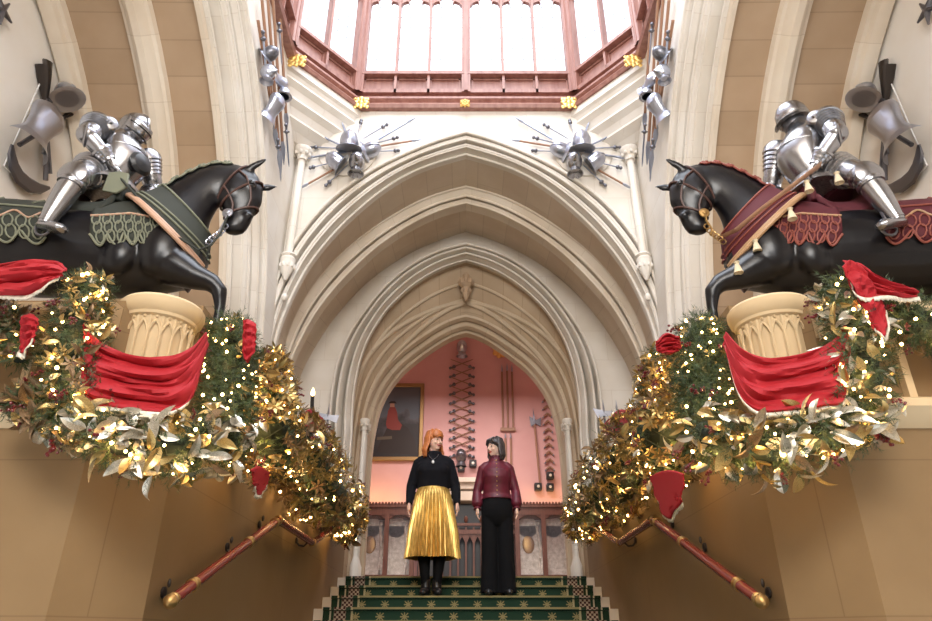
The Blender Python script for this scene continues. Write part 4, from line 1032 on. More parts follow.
        mb = MB(); mb.tube([hp+Vector((0, -.03, 0)), hp+d*.035+Vector((0, -.045, .01)), hp+d*.06+Vector((0, -.03, -.01))], [.013, .013, .010], 8); mb.build('thumb_plates', mA, g)
    # legs
    for dy, near in ((-.15, True), (.15, False)):
        Hp = Y(P['hip'], dy*.8); Kn = Y(P['knee'], dy*2.1); An = Y(P['ank'], dy*2.2)
        mb = MB()
        for k in range(4):
            c = Hp.lerp(Kn, -.05+.13*k); r = .125-.008*k; mb.lathe([(r*.85, .02), (r, 0), (r*1.05, -.035), (r*.98, -.037)], c, ax=(Hp-Kn), n=20)
        mb.build('tasset', M['armourb'] if s > 0 else mA, root)
        limb('thigh_plate', Hp.lerp(Kn, .25), Kn, .10, .078, 0, 1.05)
        mb = MB(); mb.ell(Kn, (.084, .084, .09)); mb.lathe([(.09, -.012), (.095, 0), (.07, .015), (.03, .03)], Kn+Vector((0, dy*.35, 0)), ax=(0, dy, 0), n=18)
        for k in (-1, 1): q = Kn.lerp(An if k > 0 else Hp, .16); mb.lathe([(.084, -.016), (.088, 0), (.082, .016)], q, ax=(Kn-q), n=20)
        mb.build('knee_cop', mA, root)
        limb('shin_plate', Kn.lerp(An, .1), An, .074, .044, 0, 1.16)
        mb = MB(); fd = Vector((-s*.75, -.35 if near else .1, -.22)).normalized()
        pts = [An-fd*.05+Vector((0, 0, -.035)), An+Vector((0, 0, -.035)), An+fd*.06+Vector((0, 0, -.04)), An+fd*.13+Vector((0, 0, -.045)), An+fd*.19+Vector((0, 0, -.05)), An+fd*.215+Vector((0, 0, -.05))]
        mb.tube(pts, [.035, .052, .05, .053, .042, .015], 14, flat=.62); mb.ell(An+Vector((0, 0, -.005)), .046); mb.build('foot_plate', mA, root)
    # mail / cloth behind the waist
    if s > 0:
        mb = MB(); mb.tube([c0+axis*(L*.6)-fwd*.10, c0-fwd*.12+axis*.05, c0-fwd*.17-axis*.1, c0-fwd*.26-axis*.12], [.06, .10, .13, .05], 14, flat=.9); mb.build('red_skirt', M['maroon'], root)
    else:
        mb = MB(); c = W(146, 171, -.08); mb.lathe([(.085, -.01), (.09, 0), (.07, .02), (.02, .035)], c, ax=Vector((.9, -.4, .1)), n=20); mb.build('black_roundel', M['black'], root)
        mb = MB(); c = W(131, 200, -.20); mb.prism([c+Vector(q) for q in ((-.08, 0, -.08), (-.07, 0, .07), (.0, 0, .08), (.07, 0, .06), (.08, 0, -.05), (.02, 0, -.10))], (0, -.02, 0)); mb.build('saddle_plate', M['olivetrim'], root, bev=.006)
    # helmet
    hc = P['head']; tilt = Matrix.Rotation(R(-s*-38 if s < 0 else 12*s*-1), 3, 'Y')
    face = Vector((-s, -.25, 0)).normalized(); rz = Matrix.Rotation(math.atan2(face.x, -face.y), 3, 'Z')
    ti = Matrix.Rotation(R(32 if s < 0 else 14), 3, 'X')   # nod forward in own frame (faces -y)
    rot = rz @ ti
    h = MB()
    if s < 0:
        h.ell(hc, (.098, .118, .122), rot, n=24, m_=16); hm = h.build('helmet', mA, root)
        v = MB(); rings = []
        for z, r, y in ((-.09, .085, -.05), (-.05, .095, -.065), (-.02, .10, -.075), (.01, .102, -.07), (.035, .103, -.06), (.05, .104, -.04)):
            rings.append([hc+rot @ Vector((r*math.sin(a), -abs(r)*math.cos(a)*(1.0)+y*.55, z)) for a in [R(x) for x in range(-100, 101, 10)]])
        v.loft(rings, closed=False); v_ = v.build('visor', mA, hm); md = v_.modifiers.new('s', 'SOLIDIFY'); md.thickness = .006
        v = MB()
        for z in (.012, -.045): v.tube([hc+rot @ Vector((.105*math.sin(a), -.108*math.cos(a)-.035, z)) for a in [R(x) for x in range(-75, 76, 10)]], .005, 5)
        v.build('eye_slit', M['black'], hm)
        c = MB(); c.tube([hc+rot @ Vector((0, .122*math.cos(a), .126*math.sin(a))) for a in [PI*q/14*.9+.1 for q in range(15)]], .010, 6); c.build('crest_ridge', mA, hm)
        g = MB(); g.lathe([(.075, .02), (.09, -.02), (.11, -.05), (.11, -.055), (.07, -.03)], hc.lerp(P['neck'], .75), ax=(hc-P['neck']), n=22); g.build('gorget', mA, hm)
    else:
        h.lathe([(.112, -.045), (.116, 0), (.110, .045), (.085, .09), (.045, .115), (.004, .122)], hc, rot, n=26); hm = h.build('helmet', mA, root)
        v = MB(); v.lathe([(.115, -.045), (.118, -.02), (.112, .0), (.108, .0)], hc, rot, n=26)
        v.loft([[hc+rot @ Vector((r*math.sin(a), -r*math.cos(a), z)) for a in [R(x) for x in range(-70, 71, 10)]] for r, z in ((.115, -.02), (.14, -.038), (.145, -.04))], closed=False); v.build('brim', M['armourb'], hm)
        g = MB(); g.ell(hc+rot @ Vector((0, -.01, -.08)), (.085, .09, .09), rot, n=20); g.build('face_gap_fill', M['steeld'], hm)  # dark lump put in for the shade of the open face gap
        g = MB(); g.lathe([(.08, .04), (.085, 0), (.10, -.03), (.12, -.06), (.12, -.065), (.07, -.03)], hc.lerp(P['neck'], .85), ax=(hc-P['neck']), n=22); g.build('gorget', mA, hm)
    for z_ in (-.03, .0):
        pass
for s in (-1, 1):
    W_h = horse(s); rider(s, W_h)
# ------------------------------------------------------------------ garlands, lights, drapes
def pinem():
    m = mat('pine_needles', (.03, .07, .03), .6); return noisy(m, (.022, .042, .012), (.075, .11, .035), 9)
M['pine'] = pinem(); M['core'] = mat('dark_garland_core', (.012, .02, .010), .9)
M['gold'] = noisy(mat('gold_leaf_foil', (.7, .5, .2), .32, .75), (.38, .24, .07), (.70, .52, .22), 30)
M['silver'] = noisy(mat('champagne_leaf', (.7, .66, .55), .30, .7), (.36, .32, .24), (.70, .65, .54), 25)
M['bronze'] = noisy(mat('bronze_leaf', (.3, .18, .09), .45, .4), (.12, .07, .035), (.32, .20, .10), 25)
M['berry'] = mat('red_berry', (.13, .006, .010), .3)
M['velvet'] = mat('red_velvet', (.36, .003, .010), .75)
M['fringe'] = noisy(mat('silver_fringe', (.7, .64, .5), .6, .3), (.5, .45, .35), (.85, .8, .68), 60)
bl = mat('warm_bulb', (1, .8, .5), .4); bl.node_tree.nodes['Principled BSDF'].inputs['Emission Color'].default_value = (1, .60, .20, 1)
bl.node_tree.nodes['Principled BSDF'].inputs['Emission Strength'].default_value = 22; bl.cycles.emission_sampling = 'NONE'; M['bulb'] = bl
M['cable'] = mat('dark_cable', (.02, .03, .015), .6)
def leafmesh(L, w, curl, nm, m):
    mb = MB(); rows = []; n = 8
    for i in range(n):
        t = i/(n-1); hw = w*math.sin(PI*min(1, .06+t*.94))**.75*(1-.25*t) if 0 < i < n-1 else w*.04
        z = curl*math.sin(t*PI*.8); rows.append([(L*t, -hw, z+hw*.35), (L*t, -hw*.5, z+.08*hw), (L*t, 0, z-.12*hw), (L*t, hw*.5, z+.08*hw), (L*t, hw, z+hw*.35)])
    mb.loft(rows, closed=False); o = mb.build(nm, m); me = o.data; bpy.data.objects.remove(o); return me
def starmesh(L, nm, m):
    mb = MB()
    for k in range(6):
        a = k*PI/3; d = Vector((math.cos(a), math.sin(a), .25)); p = Vector((-math.sin(a), math.cos(a), 0))
        mb.loft([[d*.1*L-p*L*.05, d*.1*L+p*L*.05], [d*L*.45-p*L*.17+Vector((0, 0, L*.05)), d*L*.45+p*L*.17+Vector((0, 0, L*.05))], [d*L*.75-p*L*.12, d*L*.75+p*L*.12], [d*L-p*L*.01, d*L+p*L*.01]], closed=False)
    mb.ell((0, 0, .1*L), L*.13, n=8, m_=5)
    o = mb.build(nm, m); me = o.data; bpy.data.objects.remove(o); return me
LEAF = {}
for c in ('gold', 'silver', 'bronze'):
    LEAF[c] = [leafmesh(1, .24, .12, 'leaf', M[c]), leafmesh(1, .30, -.10, 'leaf', M[c]), leafmesh(1, .20, .25, 'leaf', M[c])]
    LEAF[c+'*'] = [starmesh(1, 'flower', M[c])]
mb = MB()
for k in range(8):
    p = Vector((random.uniform(-.02, .02), random.uniform(-.02, .02), .02+.009*k)); mb.ell(p, .0075, n=8, m_=6); mb.tube([(0, 0, 0), p*.6, p], .0012, 4)
_o = mb.build('berry_sprig', M['berry']); BERRY = _o.data; bpy.data.objects.remove(_o)
mb = MB(); mb.ell((0, 0, 0), .0052, n=8, m_=6); _o = mb.build('bulb', M['bulb']); BULB = _o.data; bpy.data.objects.remove(_o)
def child(name, me, parent, mw):
    o = bpy.data.objects.new(name, me); COL.objects.link(o); o.parent = parent
    o.matrix_parent_inverse = Matrix.Translation(parent.location).inverted(); o.matrix_basis = mw; return o
def frame(n, tw):
    n = n.normalized(); t = n.orthogonal().normalized(); b = n.cross(t)
    x = t*math.cos(tw)+b*math.sin(tw); y = n.cross(x); return Matrix((x, y, n)).transposed()
def lamp(p, e, r=.04, col=(1, .62, .25)):
    l = bpy.data.lights.new('fairy_light_glow', 'POINT'); l.energy = e; l.color = col; l.shadow_soft_size = r
    o = bpy.data.objects.new('fairy_light_glow', l); COL.objects.link(o); o.location = p
def garland(path, label, llabel, mix, rng, npine=700, nleaf=200, nb=96, nberry=14, leafL=(.06, .10), lamps=6, le=1.0, pine_len=.05):
    """path: list of (Vector, radius)"""
    Pn = [p for p, r in path]; Rn = [r for p, r in path]
    def at(t):
        t = max(0, min(.9999, t))*(len(Pn)-1); k = int(t); f = t-k
        p0, p1, p2, p3 = Pn[max(k-1, 0)], Pn[k], Pn[k+1], Pn[min(k+2, len(Pn)-1)]
        c = .5*((2*p1)+(p2-p0)*f+(2*p0-5*p1+4*p2-p3)*f*f+(3*p1-p0-3*p2+p3)*f**3)
        return c, Rn[k]*(1-f)+Rn[k+1]*f, (p2-p1).normalized()
    cam_ = Vector((0, 0, 0))
    nb = int(nb*.55)
    root = empty('garland', Pn[len(Pn)//2], label, 'garland', None)
    mb = MB(); S = [at(i/40) for i in range(41)]; mb.tube([s_[0] for s_ in S], [s_[1]*.55*(.9+.25*rng.random()) for s_ in S], 10); mb.build('core', M['core'], root)
    def surf(bias=.55, rr=(.75, 1.05)):
        t = rng.random(); c, r, T = at(t)
        while True:
            n = Vector((rng.gauss(0, 1), rng.gauss(0, 1), rng.gauss(0, 1))); n = n-T*n.dot(T); n.normalize()
            if n.dot((cam_-c).normalized()) > -.2 or rng.random() > bias: break
        return c+n*r*rng.uniform(*rr), n, T, t
    # pine sprigs
    mb = MB()
    for _ in range(npine):
        p, n, T, t = surf(.6, (.5, .92)); d = (n+T*rng.uniform(-.8, .8)+Vector((rng.uniform(-.4, .4), rng.uniform(-.4, .4), rng.uniform(-.6, .3)))).normalized()
        L = pine_len*rng.uniform(.8, 1.7); u = d.orthogonal().normalized(); v = d.cross(u)
        for k in range(15):
            a = rng.uniform(0, 2*PI); q = p+d*L*(k/15); nd_ = (d*.55+(u*math.cos(a)+v*math.sin(a))*.8).normalized(); w = nd_.cross(d).normalized()*.0017
            i = len(mb.v); mb.v += [q-w, q+w, q+nd_*rng.uniform(.018, .032)]; mb.face((i, i+1, i+2))
    o = mb.build('pine_needles', M['pine'], root, smooth=False); o['kind'] = 'stuff'
    # leaves: 96 as parts, the rest as one mass
    keys = [k for k, w in mix for _ in range(w)]
    cand = []
    for _ in range(nleaf):
        p, n, T, t = surf(.8, (.82, 1.12)); k = rng.choice(keys); L = rng.uniform(*leafL)*(1.0 if '*' not in k else .62)
        out = (n*rng.uniform(.5, 1.2)+Vector((rng.uniform(-.6, .6), rng.uniform(-.6, .6), rng.uniform(-.6, .6)))).normalized()
        mw = Matrix.Translation(p) @ frame(out, rng.uniform(0, 2*PI)).to_4x4() @ Matrix.Rotation(rng.uniform(-.5, .2), 4, 'Y') @ Matrix.Scale(L, 4)
        cand.append((L/p.length, k, mw))
    cand.sort(key=lambda c: -c[0])
    for _, k, mw in cand[:96]: child('flower' if '*' in k else 'leaf', rng.choice(LEAF[k]), root, mw)
    for c in ('gold', 'silver', 'bronze'):
        rest = [x for x in cand[96:] if x[1].strip('*') == c]
        if not rest: continue
        mb = MB()
        for _, k, mw in rest:
            me = rng.choice(LEAF[k]); b0 = len(mb.v); mb.v += [mw @ v.co for v in me.vertices]
            for pl in me.polygons: mb.face([b0+i for i in pl.vertices])
        o = mb.build('%s_leaves' % c, M[c], root); o['kind'] = 'stuff'
    for _ in range(int(nberry*.7)):
        p, n, T, t = surf(.9, (.9, 1.1)); child('berry_sprig', BERRY, root, Matrix.Translation(p) @ frame((n+Vector((0, 0, -.4))).normalized(), rng.uniform(0, 6)).to_4x4() @ Matrix.Scale(rng.uniform(.6, 1.0), 4))
    # string of lights
    sl = empty('string_lights', Pn[len(Pn)//2]+Vector((0, 0, -.01)), llabel, 'lights'); w = []
    for i in range(nb):
        t = (i+.5)/nb; c, r, T = at(t); n = (cam_-c).normalized(); n = n-T*n.dot(T); n.normalize(); b = T.cross(n)
        a = rng.uniform(-1.5, 1.5); p = c+(n*math.cos(a)+b*math.sin(a))*r*rng.uniform(.95, 1.12); w.append(p)
        child('bulb', BULB, sl, Matrix.Translation(p) @ Matrix.Scale(rng.uniform(.8, 1.6)*max(1, c.length/4.2), 4))
    mb = MB(); mb.tube([at(.01+.98*i/160)[0]+(w[min(len(w)-1, int(i/160*len(w)))]-at(.01+.98*i/160)[0])*.85 for i in range(161)], .0022, 4); mb.build('cable', M['cable'], sl)
    for i in range(lamps):
        c, r, T = at((i+.5)/lamps); n = (cam_-c).normalized(); lamp(c+n*r*.75+Vector((0, 0, -r*.5)), le*.8, .03)
    return at
def mx(s, x): return x if s < 0 else 931-x
def pt(s, x, y, Y): return PY(mx(s, x), y, Y)
def ptx(s, x, y, X): return PX(mx(s, x), y, s*X)
for s in (-1, 1):
    sd = 'left' if s < 0 else 'right'; rng = random.Random(11+s)
    K = lambda L: [(pt(s, x, y, Y), r*Y*1.08/670) for x, y, Y, r in L]
    top = [(92, 283, 2.74, 17), (80, 305, 2.70, 22), (76, 345, 2.68, 25), (72, 385, 2.68, 24), (82, 410, 2.68, 22)] if s < 0 else \
          [(92, 285, 2.72, 20), (82, 310, 2.70, 26), (76, 345, 2.68, 27), (68, 385, 2.68, 28), (80, 412, 2.68, 24)]
    garland(K(top), 'upright garland of pine, gold leaves and lights on the outer side of the %s drum' % sd, 'warm string lights on the upright garland outside the %s drum' % sd,
            [('gold', 2), ('silver', 1), ('bronze', 1), ('gold*', 2), ('bronze*', 1)] if s < 0 else [('silver', 5), ('gold', 2), ('bronze', 1)], rng, 650, 150, 70, 14, (.05, .085), 4, 1.0)
    bot = [(56, 414, 2.66, 15), (92, 430, 2.66, 20), (128, 443, 2.68, 23), (165, 450, 2.74, 23), (200, 448, 2.86, 25), (228, 434, 3.0, 26)]
    garland(K(bot), 'curved garland with big pale magnolia leaves below the %s drum' % sd, 'warm string lights on the curved garland below the %s drum' % sd,
            [('silver', 6), ('gold', 3), ('bronze', 1)], rng, 650, 170, 60, 12, (.08, .125), 5, 1.1)
    inn = [(228, 326, 3.30, 17), (231, 350, 3.26, 24), (229, 385, 3.22, 26), (226, 420, 3.15, 26)]
    garland(K(inn), 'upright dark pine garland on the stair side of the %s drum' % sd, 'warm string lights on the upright garland on the stair side of the %s drum' % sd,
            [('gold', 1), ('gold*', 1)], rng, 1100, 36, 70, 12, (.04, .06), 4, 1.0)
    KX = lambda L: [(ptx(s, x, y, 1.22), r*(ptx(s, x, y, 1.22).y)*1.03/670) for x, y, r in L]
    up = [(262, 350, 17), (262, 385, 30), (262, 420, 38), (270, 455, 38)]
    garland(KX(up), 'bushy gold flower garland hanging behind the %s drum' % sd, 'warm string lights on the bushy garland behind the %s drum' % sd,
            [('gold*', 5), ('bronze*', 3), ('gold', 3), ('silver', 1)], rng, 700, 420, 90, 22, (.06, .10), 5, 1.6, .06)
    lo = [(290, 432, 26), (300, 455, 34), (312, 478, 34), (328, 495, 28), (343, 510, 20), (349, 530, 12)]
    garland(KX(lo), 'garland of small gold leaves running down to the top of the %s stair wall' % sd, 'warm string lights on the garland at the far end of the %s stair wall' % sd,
            [('gold*', 4), ('bronze*', 3), ('gold', 2), ('bronze', 2)], rng, 1000, 520, 96, 24, (.07, .12), 5, 2.2, .09)
    if s < 0: far = [(-30, 315, 2.74, 20), (-5, 322, 2.72, 22), (14, 335, 2.72, 16), (20, 360, 2.72, 9)]
    else: far = [(-30, 335, 2.74, 24), (5, 325, 2.72, 26), (35, 315, 2.72, 22), (60, 300, 2.72, 18)]
    garland(K(far), 'garland of %s at the %s edge of the picture' % (('bronze leaves', sd) if s < 0 else ('dark pine', sd)), 'warm string lights on the garland at the %s edge of the picture' % sd,
            [('bronze', 4), ('gold', 1)] if s < 0 else [('bronze', 1)], rng, 450, 110 if s < 0 else 20, 28, 6, (.06, .09), 2, .8)
    if s < 0:
        garland(K([(16, 400, 2.70, 8), (38, 406, 2.68, 13), (58, 414, 2.66, 15)]), 'spray of bronze leaves reaching out at the lower left of the left drum', 'warm string lights in the bronze spray at the lower left', [('bronze', 5), ('gold', 1)], rng, 160, 60, 10, 8, (.07, .11), 1, .8)
for x_, s_ in ((146, -1), (252, -1), (148, 1), (250, 1)): lamp(pt(s_, x_, 486, 2.84 if x_ < 200 else 3.15), .35, .012)
# ------------------------------------------------------------------ red drapes
def drape(top, bot, label, nu=48, nv=26, folds=5, amp=.02, sag=0.0, fringe=True, seed=0, loc_name='red_drape'):
    r_ = random.Random(seed)
    def ev(P, t):
        t = t*(len(P)-1); k = min(int(t), len(P)-2); f = t-k
        p0, p1, p2, p3 = P[max(k-1, 0)], P[k], P[k+1], P[min(k+2, len(P)-1)]
        return .5*((2*p1)+(p2-p0)*f+(2*p0-5*p1+4*p2-p3)*f*f+(3*p1-p0-3*p2+p3)*f**3)
    ph = [r_.uniform(0, 6) for _ in range(6)]
    rows = []; fr = []
    for j in range(nv+1):
        v = j/nv; row = []
        for i in range(nu+1):
            u = i/nu; p = ev(top, u).lerp(ev(bot, u), v)
            sw = math.sin(PI*u)
            w = math.sin(folds*2*PI*v*(.75+.25*sw)+ph[0]+1.6*math.sin(PI*u)+.7*math.sin(5*u+ph[1]))
            w2 = math.sin(folds*5.3*PI*v+ph[2]+5*u+1.5*math.sin(6*u+ph[3]))*.35+mnoise.noise(Vector((u*4, v*11, seed)))*1.0+mnoise.noise(Vector((u*9, v*26, seed+5)))*.5
            d = amp*(w+w2)*(.35+.65*sw)
            row.append(p+Vector((0, -d-abs(amp)*1.2, -.25*d)))
        rows.append(row)
    mb = MB(); mb.loft(rows, closed=False); o = mb.build(loc_name, M['velvet'], loc=rows[0][0]); md = o.modifiers.new('s', 'SOLIDIFY'); md.thickness = .006
    tag(o, label, 'drape', 'red velvet drapes on the garlands')
    if fringe:
        mb = MB(); last = rows[-1]
        a = [p+Vector((0, -.004, 0)) for p in last]; b = [p+Vector((0, -.006, -.020-.004*math.sin(i*2.4))) for i, p in enumerate(last)]
        mb.loft([a, b], closed=False); f = mb.build('fringe', M['fringe'], o, loc=Vector(rows[0][0])); f.location = (0, 0, 0)
        md = f.modifiers.new('s', 'SOLIDIFY'); md.thickness = .006
    return o
for s in (-1, 1):
    sd = 'left' if s < 0 else 'right'
    T = [pt(s, x, y, Y) for x, y, Y in ((88, 322, 2.66), (98, 340, 2.68), (118, 352, 2.72), (145, 359, 2.74), (172, 359, 2.76), (193, 350, 2.84), (208, 334, 2.98))]
    B = [pt(s, x, y, Y) for x, y, Y in ((84, 355, 2.64), (90, 402, 2.64), (114, 409, 2.66), (145, 413, 2.70), (178, 413, 2.76), (196, 392, 2.84), (209, 348, 2.98))]
    drape(T, B, 'wide red velvet swag wrapped across the %s drum' % sd, amp=.020, folds=3, seed=3+s)
V = lambda L, s=-1: [pt(s, x, y, Y) for x, y, Y in L]
drape(V([(-20, 268, 2.66), (5, 266, 2.64), (35, 262, 2.60), (58, 263, 2.60), (70, 272, 2.62)]), V([(-20, 300, 2.62), (5, 298, 2.58), (30, 298, 2.56), (48, 290, 2.56), (64, 280, 2.6)]), 'red velvet drape thrown over the plinth edge at the far left', amp=.022, folds=2, seed=9)
drape(V([(22, 318, 2.60), (30, 314, 2.58), (40, 320, 2.58)]), V([(22, 352, 2.60), (27, 356, 2.58), (36, 340, 2.58)]), 'short red tail of cloth hanging between bronze leaves at far left', amp=.012, nu=16, nv=16, seed=10)
drape(V([(244, 322, 3.05), (249, 320, 3.04), (257, 325, 3.06)]), V([(243, 352, 3.06), (248, 364, 3.05), (256, 350, 3.06)]), 'small red ribbon beside the upright pine garland on the left', amp=.012, nu=14, nv=16, seed=12, fringe=False)
drape([ptx(-1, x, y, 1.12) for x, y in ((254, 472), (262, 468), (272, 474))], [ptx(-1, x, y, 1.12) for x, y in ((257, 488), (262, 497), (270, 486))], 'red scrap of cloth in the gold flowers above the left handrail', amp=.035, nu=14, nv=12, seed=13)
drape([ptx(-1, x, y, 1.25) for x, y in ((302, 418), (312, 411), (324, 420))], [ptx(-1, x, y, 1.25) for x, y in ((304, 428), (312, 434), (322, 432))], 'small red bow on top of the garland near the doorway, left', amp=.03, nu=14, nv=12, seed=14, fringe=False)
drape(V([(90, 262, 2.60), (76, 266, 2.58), (58, 278, 2.58), (30, 288, 2.60), (15, 292, 2.62)], 1), V([(86, 278, 2.58), (74, 300, 2.56), (56, 300, 2.56), (36, 300, 2.58), (16, 300, 2.6)], 1), 'bright red cloth thrown over the plinth edge at the right', amp=.016, folds=2, seed=15)
drape(V([(90, 268, 2.55), (80, 262, 2.54), (66, 275, 2.55)], 1), V([(58, 330, 2.55), (49, 340, 2.54), (47, 312, 2.55)], 1), 'long red tail hanging from the cloth at the right plinth edge', amp=.014, nu=18, nv=24, folds=3, seed=16)
drape(V([(276, 344, 3.2), (266, 334, 3.18), (252, 338, 3.2)], 1), V([(275, 352, 3.2), (262, 356, 3.2), (250, 350, 3.2)], 1), 'small red knot of cloth at the top of the right gold garland', amp=.015, nu=14, nv=12, seed=17, fringe=False)
drape([ptx(1, x, y, 1.28) for x, y in ((328, 426), (312, 411), (288, 418))], [ptx(1, x, y, 1.28) for x, y in ((328, 438), (308, 440), (286, 434))], 'rounded red bow behind the garland near the doorway, right', amp=.03, nu=20, nv=14, seed=18)
drape([ptx(1, x, y, 1.08) for x, y in ((282, 478), (264, 472), (248, 476))], [ptx(1, x, y, 1.08) for x, y in ((276, 500), (264, 520), (252, 504))], 'pointed red cloth hanging above the elbow of the right handrail', amp=.035, nu=24, nv=20, folds=2, seed=19)
# candle lamp and pole heads behind the garlands
p = PX(313, 415, -1.5); q = PX(312.5, 396, -1.5)
e = empty('candle_lamp', p, 'thin black candle lamp with a bright tip behind the left garland', 'lamp')
b = MB(); b.tube([p+Vector((0, 0, -.25)), q], .018, 10); b.build('stem', M['black'], e)
b = MB(); b.lathe([(.002, 0), (.02, .02), (.016, .05), (.002, .08)], q, n=10); b.build('flame_bulb', M['bulb'], e)
for nm, x, y, h, lab in (('pole_head', 328, 418, 1.0, 'steel winged pole head behind the left garland, beside the doorway'), ('pole_head', 604, 414, 1.0, 'steel winged pole head behind the right garland, nearest the doorway'), ('pole_head', 617, 411, .7, 'small steel spike behind the right garland'), ('pole_head', 288, 402, .7, 'small steel spike behind the left garland')):
    p = PX(x, y, -1.5 if x < 466 else 1.5); e = empty(nm, p, lab, 'spearhead', 'steel pole heads behind the garlands')
    b = MB(); b.tube([p+Vector((0, 0, -.3)), p], .012, 8); b.build('shaft', M['steeld'], e)
    b = MB(); b.tube([p-Vector((0, 0, .03)), p+Vector((0, 0, .06*h)), p+Vector((0, 0, .17*h))], [.012, .03*h, .002], 8, flat=.4)
    if h == 1: b.prism([p+Vector(t_) for t_ in ((-.12, 0, .06), (-.07, 0, -.05), (0, 0, -.02), (.10, 0, -.06), (.12, 0, .03), (.02, 0, .03))], (0, -.015, 0))
    b.build('blade', M['steel'], e)
# ------------------------------------------------------------------ the two women
M['skin'] = mat('skin', (.80, .50, .39), .5, Subsurface_Weight=.1); M['skin2'] = mat('skin_fair', (.78, .51, .41), .5, Subsurface_Weight=.1)
M['ginger'] = noisy(mat('ginger_hair', (.5, .15, .04), .45), (.36, .09, .025), (.66, .24, .07), 30, stretch=(6, 6, .6))
M['darkhair'] = noisy(mat('dark_hair', (.03, .02, .02), .4), (.018, .014, .016), (.09, .07, .07), 30, stretch=(6, 6, .6))
M['knit'] = mat('black_top', (.005, .005, .008), .9, Specular_IOR_Level=.25); M['tights'] = mat('black_tights', (.004, .004, .005), .8, Specular_IOR_Level=.2); M['boot'] = mat('black_leather', (.012, .011, .011), .3)
M['skirt'] = noisy(mat('gold_pleated_fabric', (.75, .48, .12), .34, .6), (.42, .25, .05), (.80, .53, .16), 40, stretch=(1, 1, .3))
M['blouse'] = noisy(mat('burgundy_satin', (.16, .012, .03), .5), (.075, .005, .014), (.15, .012, .03), 12); M['trouser'] = mat('black_trouser', (.004, .004, .005), .9, Specular_IOR_Level=.2)
M['lip'] = mat('lips', (.45, .09, .08), .4); M['teeth'] = mat('teeth', (.85, .82, .76), .3); M['eyew'] = mat('eye_white', (.8, .8, .8), .3)
